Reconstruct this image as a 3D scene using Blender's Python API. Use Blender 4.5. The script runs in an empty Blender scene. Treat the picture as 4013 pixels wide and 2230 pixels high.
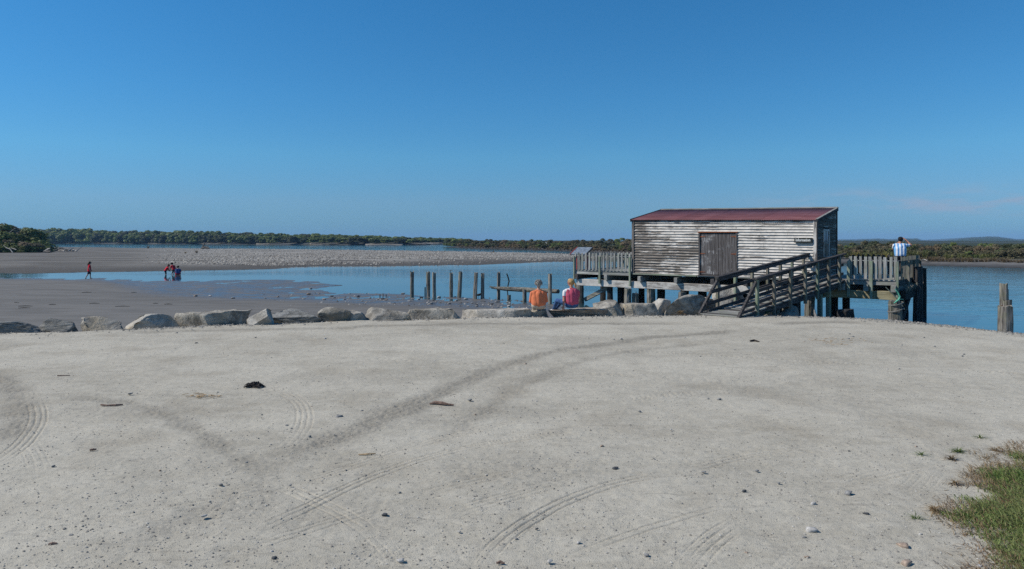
import bpy, bmesh, math, random
import numpy as np
from mathutils import Vector, Matrix, Quaternion

# ------------------------------------------------------------------ camera, world, sun
SC = bpy.context.scene
COL = SC.collection
F = 2675.0            # focal length in photograph pixels (4013 wide)
HOR = 942.0           # row of the horizon in the photograph
CAMZ = 2.4            # eye height above the gravel car park
WATER = -0.8          # lagoon level

cam_d = bpy.data.cameras.new('camera')
cam_d.sensor_width = 36.0
cam_d.lens = 36.0 * F / 4013.0
cam_d.shift_y = -(1115.0 - HOR) / 4013.0
cam_d.clip_start = 0.1
cam_d.clip_end = 60000.0
cam = bpy.data.objects.new('camera', cam_d)
cam.location = (0, 0, CAMZ)
cam.rotation_euler = (math.pi / 2, 0, 0)
COL.objects.link(cam)
SC.camera = cam

SUN_AZ = math.radians(-92.0)    # clockwise from the view direction: the sun stands to the left
SUN_EL = math.radians(43.0)
SUN_DIR = Vector((math.sin(SUN_AZ) * math.cos(SUN_EL), math.cos(SUN_AZ) * math.cos(SUN_EL), math.sin(SUN_EL)))

SC.view_settings.view_transform = 'Standard'
SC.view_settings.look = 'None'
SC.view_settings.gamma = 1.0
SC.view_settings.use_curve_mapping = False
SC.view_settings.exposure = 0.0
SC.cycles.use_denoising = False

world = bpy.data.worlds.new('World')
SC.world = world
world.use_nodes = True
wt = world.node_tree
for nd in list(wt.nodes):
    wt.nodes.remove(nd)
w_out = wt.nodes.new('ShaderNodeOutputWorld')
w_bg = wt.nodes.new('ShaderNodeBackground')
w_bg.inputs['Strength'].default_value = 0.126
w_sky = wt.nodes.new('ShaderNodeTexSky')
w_sky.sky_type = 'NISHITA'
w_sky.sun_disc = False
w_sky.sun_elevation = SUN_EL
w_sky.sun_rotation = SUN_AZ
w_sky.altitude = 0.0
w_sky.air_density = 0.85
w_sky.dust_density = 0.0
w_sky.ozone_density = 6.0
w_hsv = wt.nodes.new('ShaderNodeHueSaturation')
w_hsv.inputs['Saturation'].default_value = 1.12
w_hsv.inputs['Hue'].default_value = 0.5
wt.links.new(w_sky.outputs[0], w_hsv.inputs['Color'])
# the low sky of this clear day is blue, not white: damp the airlight evenly all round the horizon
w_tc = wt.nodes.new('ShaderNodeTexCoord')
w_sep = wt.nodes.new('ShaderNodeSeparateXYZ')
wt.links.new(w_tc.outputs['Generated'], w_sep.inputs[0])
w_ramp = wt.nodes.new('ShaderNodeValToRGB')
w_ramp.color_ramp.elements[0].position = 0.0
w_ramp.color_ramp.elements[0].color = (0.155, 0.36, 0.595, 1)
w_ramp.color_ramp.elements[1].position = 0.40
w_ramp.color_ramp.elements[1].color = (0.42, 0.95, 1.0, 1)
e = w_ramp.color_ramp.elements.new(0.20)
e.color = (0.46, 0.84, 0.88, 1)
e3 = w_ramp.color_ramp.elements.new(0.12)
e3.color = (0.485, 0.765, 0.79, 1)
e2 = w_ramp.color_ramp.elements.new(0.055)
e2.color = (0.40, 0.545, 0.655, 1)
wt.links.new(w_sep.outputs['Z'], w_ramp.inputs[0])
w_mul = wt.nodes.new('ShaderNodeMixRGB')
w_mul.blend_type = 'MULTIPLY'
w_mul.inputs[0].default_value = 1.0
wt.links.new(w_hsv.outputs[0], w_mul.inputs[1])
wt.links.new(w_ramp.outputs[0], w_mul.inputs[2])
# thin fair-weather clouds low in the sky to the right
w_map = wt.nodes.new('ShaderNodeMapping')
w_map.inputs['Scale'].default_value = (13.0, 13.0, 60.0)
wt.links.new(w_tc.outputs['Generated'], w_map.inputs[0])
w_noi = wt.nodes.new('ShaderNodeTexNoise')
w_noi.inputs['Scale'].default_value = 1.0
w_noi.inputs['Detail'].default_value = 4.0
w_noi.inputs['Roughness'].default_value = 0.55
wt.links.new(w_map.outputs[0], w_noi.inputs['Vector'])
def wmath(op, a, b=None):
    n = wt.nodes.new('ShaderNodeMath'); n.operation = op
    for i, v in enumerate((a, b)):
        if v is None: continue
        if isinstance(v, (int, float)): n.inputs[i].default_value = v
        else: wt.links.new(v, n.inputs[i])
    return n.outputs[0]
def wrange(src, a, b, c, d):
    n = wt.nodes.new('ShaderNodeMapRange'); n.interpolation_type = 'SMOOTHSTEP'
    wt.links.new(src, n.inputs['Value'])
    for k, v in zip(('From Min', 'From Max', 'To Min', 'To Max'), (a, b, c, d)): n.inputs[k].default_value = v
    return n.outputs[0]
az = wmath('DIVIDE', w_sep.outputs['X'], wmath('MAXIMUM', w_sep.outputs['Y'], 0.05))
band = wmath('MULTIPLY', wrange(w_sep.outputs['Z'], 0.022, 0.042, 0, 1), wrange(w_sep.outputs['Z'], 0.048, 0.075, 1, 0))
side = wrange(az, 0.30, 0.52, 0, 1)
cl = wmath('MULTIPLY', wmath('MULTIPLY', band, side), wrange(w_noi.outputs[0], 0.40, 0.64, 0, 0.85))
w_cl = wt.nodes.new('ShaderNodeMixRGB')
w_cl.inputs[2].default_value = (2.35, 3.2, 4.3, 1)
wt.links.new(cl, w_cl.inputs[0])
wt.links.new(w_mul.outputs[0], w_cl.inputs[1])
wt.links.new(w_cl.outputs[0], w_bg.inputs['Color'])
wt.links.new(w_bg.outputs[0], w_out.inputs['Surface'])

sun_d = bpy.data.lights.new('sun', 'SUN')
sun_d.energy = 4.5
sun_d.angle = math.radians(0.53)
sun_d.color = (1.0, 0.945, 0.86)
sun = bpy.data.objects.new('sun', sun_d)
sun.rotation_euler = (-SUN_DIR).to_track_quat('-Z', 'Y').to_euler()
sun.location = (-30, 0, 40)
COL.objects.link(sun)

# ------------------------------------------------------------------ helpers
RND = random.Random(7)
NPR = np.random.default_rng(7)

def gp(px, py, z=0.0):
    """plan point, on the level z, seen at photograph pixel (px, py)"""
    d = (CAMZ - z) * F / (py - HOR)
    return ((px - 2006.5) / F * d, d)
def ax(px, d):
    return (px - 2006.5) / F * d
def az_(py, d):
    return CAMZ - (py - HOR) / F * d

def tag(o, label=None, cat=None, group=None, kind=None):
    if label: o['label'] = label
    if cat: o['category'] = cat
    if group: o['group'] = group
    if kind: o['kind'] = kind
    return o
def empty(name, loc=(0, 0, 0), rz=0.0, label=None, cat=None, group=None, parent=None):
    o = bpy.data.objects.new(name, None)
    o.empty_display_size = 0.2
    o.location = loc
    o.rotation_euler = (0, 0, rz)
    COL.objects.link(o)
    if parent: o.parent = parent
    tag(o, label, cat, group)
    return o
def link_mesh(name, me, m=None, parent=None, loc=None, smooth=False):
    if m is not None:
        me.materials.clear() if False else None
        for k in (m if isinstance(m, (list, tuple)) else [m]):
            me.materials.append(k)
    o = bpy.data.objects.new(name, me)
    COL.objects.link(o)
    if parent: o.parent = parent
    if loc: o.location = loc
    if smooth: me.polygons.foreach_set('use_smooth', [True] * len(me.polygons))
    return o

class MB:
    """collects boxes, beams and tubes, then builds ONE mesh object"""
    def __init__(s): s.v = []; s.f = []; s.mi = []
    def quadbox(s, c8, mi=0):
        b = len(s.v); s.v += [tuple(p) for p in c8]
        s.f += [tuple(b + i for i in q) for q in ((0,3,2,1),(4,5,6,7),(0,1,5,4),(1,2,6,5),(2,3,7,6),(3,0,4,7))]
        s.mi += [mi] * 6
        return s
    def box(s, x0, x1, y0, y1, z0, z1, mi=0):
        return s.quadbox([(x0,y0,z0),(x1,y0,z0),(x1,y1,z0),(x0,y1,z0),(x0,y0,z1),(x1,y0,z1),(x1,y1,z1),(x0,y1,z1)], mi)
    def beam(s, p0, p1, w, h, up=(0, 0, 1), jit=0.0, mi=0):
        """bar from p0 to p1; w across, h along up"""
        p0 = Vector(p0); p1 = Vector(p1); d = (p1 - p0).normalized()
        u = Vector(up); sd = d.cross(u)
        if sd.length < 1e-4: sd = d.cross(Vector((0, 1, 0)))
        sd.normalize(); u = sd.cross(d).normalized()
        c = []
        for p in (p0, p1):
            for a, b in ((-1,-1),(1,-1),(1,1),(-1,1)):
                q = p + sd * (a * w / 2) + u * (b * h / 2)
                if jit: q += Vector((RND.uniform(-jit, jit), RND.uniform(-jit, jit), RND.uniform(-jit, jit)))
                c.append(q)
        c = [c[0], c[1], c[2], c[3], c[4], c[5], c[6], c[7]]
        b = len(s.v); s.v += [tuple(p) for p in c]
        s.f += [tuple(b + i for i in q) for q in ((0,1,2,3),(4,7,6,5),(0,4,5,1),(1,5,6,2),(2,6,7,3),(3,7,4,0))]
        s.mi += [mi] * 6
        return s
    def tube(s, pts, radii, n=8, cap=True, mi=0, jit=0.0, flat=1.0):
        pts = [Vector(p) for p in pts]
        b = len(s.v); m = len(pts)
        ref = Vector((0.31, 0.95, 0.02))
        for i, p in enumerate(pts):
            d = (pts[min(i + 1, m - 1)] - pts[max(i - 1, 0)]).normalized()
            r_ = ref if abs(d.dot(ref)) < 0.95 else Vector((1, 0, 0))
            a = d.cross(r_).normalized(); c = d.cross(a).normalized()
            for k in range(n):
                t = 2 * math.pi * k / n
                rr = radii[i] * (1 + (RND.uniform(-jit, jit) if jit else 0))
                s.v.append(tuple(p + a * (math.cos(t) * rr) + c * (math.sin(t) * rr * flat)))
        for i in range(m - 1):
            for k in range(n):
                k2 = (k + 1) % n
                s.f.append((b + i*n + k, b + i*n + k2, b + (i+1)*n + k2, b + (i+1)*n + k)); s.mi.append(mi)
        if cap:
            s.f.append(tuple(b + k for k in range(n))[::-1]); s.mi.append(mi)
            s.f.append(tuple(b + (m-1)*n + k for k in range(n))); s.mi.append(mi)
        return s
    def poly(s, pts, mi=0):
        b = len(s.v); s.v += [tuple(p) for p in pts]; s.f.append(tuple(range(b, b + len(pts)))); s.mi.append(mi)
        return s
    def mesh(s, name):
        me = bpy.data.meshes.new(name)
        me.from_pydata(s.v, [], s.f)
        if any(s.mi): me.polygons.foreach_set('material_index', s.mi)
        me.update()
        return me
    def build(s, name, m=None, parent=None, loc=None, smooth=False, bevel=0.0):
        me = s.mesh(name)
        bm = bmesh.new(); bm.from_mesh(me)
        bmesh.ops.recalc_face_normals(bm, faces=bm.faces)
        if bevel:
            bmesh.ops.bevel(bm, geom=bm.edges[:], offset=bevel, segments=1, affect='EDGES', clamp_overlap=True)
        bm.to_mesh(me); bm.free()
        return link_mesh(name, me, m, parent, loc, smooth)

def np_mesh(name, v, f, smooth=False):
    """mesh from numpy arrays: v (n,3), f (m,k) with k = 3 or 4"""
    me = bpy.data.meshes.new(name)
    v = np.ascontiguousarray(v, dtype=np.float32); f = np.ascontiguousarray(f, dtype=np.int32)
    k = f.shape[1]
    me.vertices.add(len(v)); me.vertices.foreach_set('co', v.ravel())
    me.loops.add(f.size); me.loops.foreach_set('vertex_index', f.ravel())
    me.polygons.add(len(f))
    me.polygons.foreach_set('loop_start', np.arange(0, f.size, k, dtype=np.int32))
    me.polygons.foreach_set('loop_total', np.full(len(f), k, dtype=np.int32))
    if smooth: me.polygons.foreach_set('use_smooth', np.ones(len(f), dtype=bool))
    me.update(calc_edges=True)
    return me
def add_attr(me, name, vals):
    a = me.attributes.new(name, 'FLOAT', 'POINT')
    a.data.foreach_set('value', np.ascontiguousarray(vals, dtype=np.float32))

# --- value noise in numpy
def _hash(ix, iy, seed):
    h = (ix.astype(np.int64) * 374761393 + iy.astype(np.int64) * 668265263 + seed * 974634777) & 0xFFFFFFFF
    h = ((h ^ (h >> 13)) * 1274126177) & 0xFFFFFFFF
    h = (h ^ (h >> 16)) & 0xFFFFFFFF
    return h.astype(np.float64) / 4294967295.0
def vnoise(x, y, seed=0):
    ix = np.floor(x); iy = np.floor(y)
    fx = x - ix; fy = y - iy
    fx = fx * fx * (3 - 2 * fx); fy = fy * fy * (3 - 2 * fy)
    a = _hash(ix, iy, seed); b = _hash(ix + 1, iy, seed); c = _hash(ix, iy + 1, seed); d = _hash(ix + 1, iy + 1, seed)
    return (a * (1 - fx) + b * fx) * (1 - fy) + (c * (1 - fx) + d * fx) * fy
def fbm(x, y, oct=4, seed=0):
    s = 0; a = 0.5; t = 0
    for i in range(oct):
        s = s + a * vnoise(x * 2**i + 17.3 * i, y * 2**i - 9.1 * i, seed + i); t += a; a *= 0.5
    return s / t - 0.5
def sstep(x, a, b):
    t = np.clip((x - a) / (b - a), 0, 1); return t * t * (3 - 2 * t)

def seg_dist(X, Y, pts, closed=False):
    """distance to a polyline and the arc length of the nearest point"""
    best = np.full(X.shape, 1e18); arc = np.zeros(X.shape); acc = 0.0
    pts = [np.array(p, dtype=float) for p in pts]
    if closed: pts = pts + [pts[0]]
    sgn = np.zeros(X.shape)
    for a, b in zip(pts[:-1], pts[1:]):
        d = b - a; L2 = float(d @ d)
        if L2 < 1e-12: continue
        t = np.clip(((X - a[0]) * d[0] + (Y - a[1]) * d[1]) / L2, 0, 1)
        qx = X - (a[0] + t * d[0]); qy = Y - (a[1] + t * d[1])
        dd = qx * qx + qy * qy
        m = dd < best
        best = np.where(m, dd, best)
        L = math.sqrt(L2)
        arc = np.where(m, acc + t * L, arc)
        sgn = np.where(m, np.sign(d[0] * qy - d[1] * qx), sgn)
        acc += L
    return np.sqrt(best), arc, sgn
def sdf(X, Y, poly):
    """signed distance, positive inside the polygon"""
    d, _, _ = seg_dist(X, Y, poly, True)
    inside = np.zeros(X.shape, dtype=bool)
    n = len(poly)
    for i in range(n):
        x0, y0 = poly[i]; x1, y1 = poly[(i + 1) % n]
        if y0 == y1: continue
        c = ((y0 > Y) != (y1 > Y)) & (X < (x1 - x0) * (Y - y0) / (y1 - y0) + x0)
        inside ^= c
    return np.where(inside, d, -d)
def smooth_line(pts, n=6):
    """Catmull-Rom through plan points"""
    out = []
    P = [np.array(p, float) for p in pts]
    for i in range(len(P) - 1):
        p0 = P[max(i - 1, 0)]; p1 = P[i]; p2 = P[i + 1]; p3 = P[min(i + 2, len(P) - 1)]
        for k in range(n):
            t = k / n
            out.append(tuple(0.5 * ((2*p1) + (-p0 + p2)*t + (2*p0 - 5*p1 + 4*p2 - p3)*t*t + (-p0 + 3*p1 - 3*p2 + p3)*t**3)))
    out.append(tuple(P[-1]))
    return out

# ------------------------------------------------------------------ materials
class NT:
    def __init__(s, name, rough=0.8, spec=0.3):
        s.m = bpy.data.materials.new(name); s.m.use_nodes = True
        s.t = s.m.node_tree
        s.bsdf = next(n for n in s.t.nodes if n.type == 'BSDF_PRINCIPLED')
        s.out = next(n for n in s.t.nodes if n.type == 'OUTPUT_MATERIAL')
        s.bsdf.inputs['Roughness'].default_value = rough
        s.bsdf.inputs['Specular IOR Level'].default_value = spec
    def put(s, sock, v):
        if v is None: return
        if isinstance(v, bpy.types.NodeSocket): s.t.links.new(v, sock)
        elif isinstance(v, (tuple, list)) and sock.type == 'RGBA' and len(v) == 3: sock.default_value = (*v, 1)
        else: sock.default_value = v
    def n(s, kind, props=None, **kw):
        nd = s.t.nodes.new('ShaderNode' + kind)
        for k, v in (props or {}).items(): setattr(nd, k, v)
        for k, v in kw.items():
            key = k.replace('_', ' ')
            s.put(nd.inputs[key], v)
        return nd
    def coord(s, which='Object'): return s.n('TexCoord').outputs[which]
    def mapv(s, vec, scale=(1, 1, 1), loc=(0, 0, 0), rot=(0, 0, 0)):
        return s.n('Mapping', Vector=vec, Scale=scale, Location=loc, Rotation=rot).outputs[0]
    def noise(s, vec, scale=5.0, detail=4.0, rough=0.55, dist=0.0):
        return s.n('TexNoise', Vector=vec, Scale=scale, Detail=detail, Roughness=rough, Distortion=dist).outputs[0]
    def voro(s, vec, scale=5.0, feature='F1', out='Distance', rand=1.0):
        return s.n('TexVoronoi', {'feature': feature}, Vector=vec, Scale=scale, Randomness=rand).outputs[out]
    def rng(s, v, a, b, c=0.0, d=1.0, smooth=True):
        nd = s.n('MapRange', {'interpolation_type': 'SMOOTHSTEP' if smooth else 'LINEAR', 'clamp': True}, Value=v)
        for k, x in zip(('From Min', 'From Max', 'To Min', 'To Max'), (a, b, c, d)): nd.inputs[k].default_value = x
        return nd.outputs[0]
    def math(s, op, a, b=0.0):
        nd = s.t.nodes.new('ShaderNodeMath'); nd.operation = op
        s.put(nd.inputs[0], a); s.put(nd.inputs[1], b)
        return nd.outputs[0]
    def mix(s, fac, a, b, mode='MIX'):
        nd = s.t.nodes.new('ShaderNodeMixRGB'); nd.blend_type = mode
        s.put(nd.inputs[0], fac); s.put(nd.inputs[1], a); s.put(nd.inputs[2], b)
        return nd.outputs[0]
    def attr(s, name): return s.n('Attribute', {'attribute_name': name}).outputs['Fac']
    def rand(s): return s.n('ObjectInfo').outputs['Random']
    def bump(s, h, strength=0.5, dist=0.02, normal=None):
        nd = s.n('Bump', Height=h, Strength=strength, Distance=dist)
        if normal is not None: s.put(nd.inputs['Normal'], normal)
        return nd.outputs[0]
    def fin(s, color, rough=None, normal=None, spec=None):
        s.put(s.bsdf.inputs['Base Color'], color)
        if rough is not None: s.put(s.bsdf.inputs['Roughness'], rough)
        if normal is not None: s.put(s.bsdf.inputs['Normal'], normal)
        if spec is not None: s.put(s.bsdf.inputs['Specular IOR Level'], spec)
        return s.m

def grain_scale(axis, along, across):
    return tuple(along if i == axis else across for i in range(3))

def wood_mat(name, c_dark, c_light, axis, moss=None, moss_amt=0.0, stain=0.35):
    """weathered bare timber, the grain running along one local axis"""
    k = NT(name, 0.85, 0.2)
    co = k.coord()
    off = k.n('CombineXYZ', X=k.math('MULTIPLY', k.rand(), 37.0), Y=k.math('MULTIPLY', k.rand(), 11.0), Z=k.math('MULTIPLY', k.rand(), 23.0)).outputs[0]
    v = k.n('VectorMath', {'operation': 'ADD'}); k.put(v.inputs[0], co); k.put(v.inputs[1], off); co2 = v.outputs[0]
    g = k.noise(k.mapv(co2, grain_scale(axis, 1.3, 26.0)), 1.0, 5.0, 0.65, 0.4)
    big = k.noise(co2, 2.2, 3.0, 0.6)
    c = k.mix(k.rng(g, 0.34, 0.68), c_dark, c_light)
    c = k.mix(k.math('MULTIPLY', k.rng(big, 0.45, 0.75), stain), c, tuple(x * 0.35 for x in c_dark))
    if moss:
        c = k.mix(k.math('MULTIPLY', k.rng(k.noise(co2, 5.0, 4.0), 0.42, 0.62), moss_amt), c, moss)
    br = k.rng(k.rand(), 0, 1, 0.72, 1.22, False)
    c = k.mix(1.0, c, k.n('CombineXYZ', X=br, Y=br, Z=br).outputs[0], 'MULTIPLY')
    return k.fin(c, None, k.bump(g, 0.6, 0.012))

def paint_mat(name, axis, lo, hi, paint=(0.64, 0.595, 0.535), wood=(0.085, 0.072, 0.062), wood2=(0.20, 0.175, 0.155), big_scale=0.55, fade_x=None):
    """old white paint flaking off grey boards; lo..hi: how much paint is left"""
    k = NT(name, 0.8, 0.25)
    co = k.coord()
    off = k.n('CombineXYZ', X=k.math('MULTIPLY', k.rand(), 31.0), Y=k.math('MULTIPLY', k.rand(), 7.0), Z=0.0).outputs[0]
    v = k.n('VectorMath', {'operation': 'ADD'}); k.put(v.inputs[0], co); k.put(v.inputs[1], off); co2 = v.outputs[0]
    flake = k.noise(k.mapv(co2, grain_scale(axis, 1.7, 26.0)), 1.0, 7.0, 0.75, 0.5)
    big = k.noise(k.mapv(co, (1, 1, 1.6)), big_scale, 3.0, 0.55)
    per = k.rng(k.rand(), 0, 1, -0.055, 0.055, False)
    x = k.math('ADD', k.math('ADD', flake, per), k.rng(big, 0.34, 0.66, lo, hi, False))
    if fade_x: x = k.math('ADD', x, k.rng(k.n('SeparateXYZ', Vector=co).outputs[0], fade_x[0], fade_x[1], fade_x[2], fade_x[3], False))
    m = k.rng(x, 0.49, 0.555)
    g = k.noise(k.mapv(co2, grain_scale(axis, 1.6, 40.0)), 1.0, 4.0, 0.6, 0.3)
    wc = k.mix(k.rng(g, 0.35, 0.7), wood, wood2)
    fade = k.noise(co2, 6.0, 3.0)
    pc = k.mix(k.rng(fade, 0.35, 0.75), paint, tuple(p * 0.74 for p in paint))
    c = k.mix(m, wc, pc)
    h = k.math('ADD', k.math('MULTIPLY', m, 0.6), k.math('MULTIPLY', g, 0.4))
    return k.fin(c, None, k.bump(h, 0.6, 0.008))

def plain_mat(name, col, rough=0.7, var=0.25, scale=6.0, spec=0.3, bump=0.0):
    k = NT(name, rough, spec)
    nz = k.noise(k.coord(), scale, 4.0)
    c = k.mix(k.rng(nz, 0.3, 0.7), tuple(x * (1 - var) for x in col), tuple(min(1, x * (1 + var)) for x in col))
    return k.fin(c, None, k.bump(nz, bump, 0.02) if bump else None)

def leaf_mat(name, c1, c2, c3=None, rough=0.6):
    k = NT(name, rough, 0.25)
    r = k.n('NewGeometry').outputs['Random Per Island']
    nz = k.noise(k.coord(), 0.9, 3.0)
    c = k.mix(k.rng(r, 0, 1, 0, 1, False), c1, c2)
    c = k.mix(k.rng(nz, 0.4, 0.65, 0, 0.6), c, c3 or tuple(x * 0.6 for x in c1))
    br = k.rng(k.rand(), 0, 1, 0.7, 1.25, False)
    c = k.mix(1.0, c, k.n('CombineXYZ', X=br, Y=br, Z=br).outputs[0], 'MULTIPLY')
    k.put(k.bsdf.inputs['Base Color'], c)
    tr = k.n('BsdfTranslucent', Color=c)
    mx = k.t.nodes.new('ShaderNodeMixShader'); mx.inputs[0].default_value = 0.33
    k.t.links.new(k.bsdf.outputs[0], mx.inputs[1]); k.t.links.new(tr.outputs[0], mx.inputs[2])
    k.t.links.new(mx.outputs[0], k.out.inputs['Surface'])
    return k.m
# ------------------------------------------------------------------ the ground
W_ = WATER
def gl(pts, z): return [gp(a, b, z) for a, b in pts]

# edge of the gravel car park (top of the bank)
CP_EDGE = gl([(-1500,1330),(-700,1314),(0,1297),(400,1283),(700,1268),(1000,1260),(1300,1250),(1700,1240),(2100,1232),(2500,1228),
              (2750,1226),(3000,1228),(3300,1234),(3500,1247),(3700,1265),(3950,1290),(4150,1306),(4600,1345),(5600,1430)], 0.0)
CP = CP_EDGE + [(60, -30), (-60, -30)]
# shore of the near mudflat
L1 = gl([(-4000,1078),(-700,1082),(0,1085),(150,1088),(340,1091),(500,1096),(640,1102),(700,1104),(860,1098),(1000,1096),(1120,1098),(1240,1105),(1330,1118),
         (1270,1130),(1290,1147),(1500,1153),(1600,1160),(1700,1165),(1850,1168),(1950,1173),(2040,1178),(2120,1188),(2200,1198)], W_)
L1 += [(ax(2300, 28.5), 28.5), (ax(2450, 26.0), 26.0), (ax(2700, 25.0), 25.0), (ax(2950, 24.8), 24.8), (ax(3150, 24.6), 24.6), (ax(3300, 23.6), 23.6), (ax(3450, 22.6), 22.6),
       (ax(3600, 21.0), 21.0), (ax(3800, 19.7), 19.7), (ax(3950, 18.9), 18.9), (ax(4200, 18.2), 18.2), (ax(4700, 16.6), 16.6), (22, 12), (60, -30), (-60, -30), (-300, 20)]
# mud that dries out, behind the wet strip
L1B = gl([(-4000,1083),(-600,1086),(0,1090),(300,1096),(430,1104),(540,1122),(700,1160),(900,1170),(1150,1176),(1400,1186),(1600,1196),(1900,1207),(2150,1217)], W_) + \
      [(ax(2350, 25), 25), (12, 22), (60, -30), (-60, -30), (-300, 20)]
# gravel bar and the sandy ground left of it
L2 = gl([(2480,1012),(2380,1019),(2250,1023),(2150,1025),(2000,1032),(1870,1039),(1750,1039),(1600,1043),(1300,1043),(1160,1048),(1100,1056),(900,1059),(700,1062),(640,1063),
         (340,1067),(150,1070),(0,1068),(-700,1066),(-4000,1060)], W_) + [(-420, 150)] + \
     gl([(-700,962),(150,965.5),(300,969),(570,974),(700,975),(1000,977),(1300,980),(1600,985),(1900,989),(2100,993),(2250,996),(2400,1003)], W_)
# far shore
L3 = [(-9000, 900)] + gl([(-1500,955),(0,955),(300,955),(700,957),(1000,958.5),(1300,960),(1500,961),(1650,960.3),(1710,958),(1740,956.5),(2000,955.5),(2600,955),(3300,955)], W_) + [(3000, 900), (16000, 1500), (16000, 14000), (-16000, 14000)]
# bush-covered bank: the point in the middle, running on behind the shed to the right
L4 = gl([(1735,968),(1765,970.5),(1800,972),(1900,976),(2000,977),(2100,981),(2250,986),(2480,996),(2900,1010),(3280,1031),(3580,1041),(3800,1047),(4013,1052),(4600,1063),(5600,1082)], W_) + \
     [(320, 60), (900, 500), (300, 640), (40, 480), (-22, 390)]

WOB = 0.35
def zone_fields(X, Y):
    X = np.asarray(X, float); Y = np.asarray(Y, float)
    far = Y > 15.5
    out = {k: np.full(X.shape, v) for k, v in (('cp', 8.0), ('l1', 50.0), ('l1b', 50.0), ('l2', -50.0), ('l3', -500.0), ('l4', -50.0))}
    if far.any():
        r = _zone_fields(X[far], Y[far])
        for k in out: out[k][far] = r[k]
    near = ~far & (X > 9)
    if near.any():
        out['cp'][near] = sdf(X[near], Y[near], CP)
        out['l1'][near] = sdf(X[near], Y[near], L1)
    return out
def _zone_fields(X, Y):
    sc = np.clip(Y / 60.0, 0.25, 6.0)
    wx = X + fbm(X / (6 * sc), Y / (6 * sc), 4, 11) * 3.0 * sc
    wy = Y + fbm(X / (6 * sc) + 40, Y / (6 * sc), 4, 12) * 3.0 * sc
    cpx = X + fbm(X / 1.2, Y / 1.2, 3, 5) * 0.5
    cpy = Y + fbm(X / 1.2 + 9, Y / 1.2, 3, 6) * 0.6
    def part(mask, x, y, poly, fill):
        o = np.full(X.shape, fill)
        if mask.any(): o[mask] = sdf(x[mask], y[mask], poly)
        return o
    return dict(cp=part(Y < 45, cpx, cpy, CP, -20.0), l1=part(Y < 110, wx, wy, L1, -60.0), l1b=part(Y < 110, wx, wy, L1B, -60.0),
                l2=part(Y > 40, wx, wy, L2, -50.0), l3=part(Y > 250, X, Y, L3, -500.0), l4=part(Y > 30, wx, wy, L4, -50.0))

# wheel tracks over the car park (pixel waypoints -> plan curves)
LOOSE = [  # strips of churned-up loose gravel: curve, half width, strength
    (gl([(120,2290),(420,2165),(720,2050),(940,1930),(1110,1800),(1300,1722)], 0), 0.26, 0.5),
    (gl([(1010,1860),(1140,1785),(1300,1722),(1500,1640),(1700,1548),(1900,1462),(2100,1398),(2300,1356),(2600,1318),(2950,1293)], 0), 0.30, 1.0),
    (gl([(1700,1760),(1850,1640),(2050,1512),(2250,1425),(2500,1375),(2850,1338)], 0), 0.20, 0.55),
    (gl([(150,1540),(360,1560),(560,1595),(720,1660),(850,1740),(970,1830),(1030,1910)], 0), 0.17, 0.7),
    (gl([(-120,1440),(20,1500),(80,1580),(85,1650),(10,1730),(-120,1800)], 0), 0.30, 0.9),
    (gl([(960,1800),(1000,1880),(1015,1960),(930,2040),(760,2110)], 0), 0.20, 0.55),
    (gl([(440,1303),(900,1292),(1300,1286),(1500,1277),(2100,1268),(2750,1268)], 0), 0.35, 0.85),
    (gl([(2980,1272),(3150,1264),(3300,1262),(3450,1266)], 0), 0.45, 1.15),
    (gl([(2250,1960),(2420,1905),(2500,1890)], 0), 0.16, 0.6),
    (gl([(3620,2080),(3720,2120),(3700,2180)], 0), 0.25, 0.5),
    (gl([(300,1690),(450,1780),(560,1850)], 0), 0.22, 0.4),
    (gl([(200,2010),(420,1960),(640,1950)], 0), 0.16, 0.5),
    (gl([(1180,1660),(1215,1700),(1200,1760)], 0), 0.14, 0.6),
]
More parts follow.
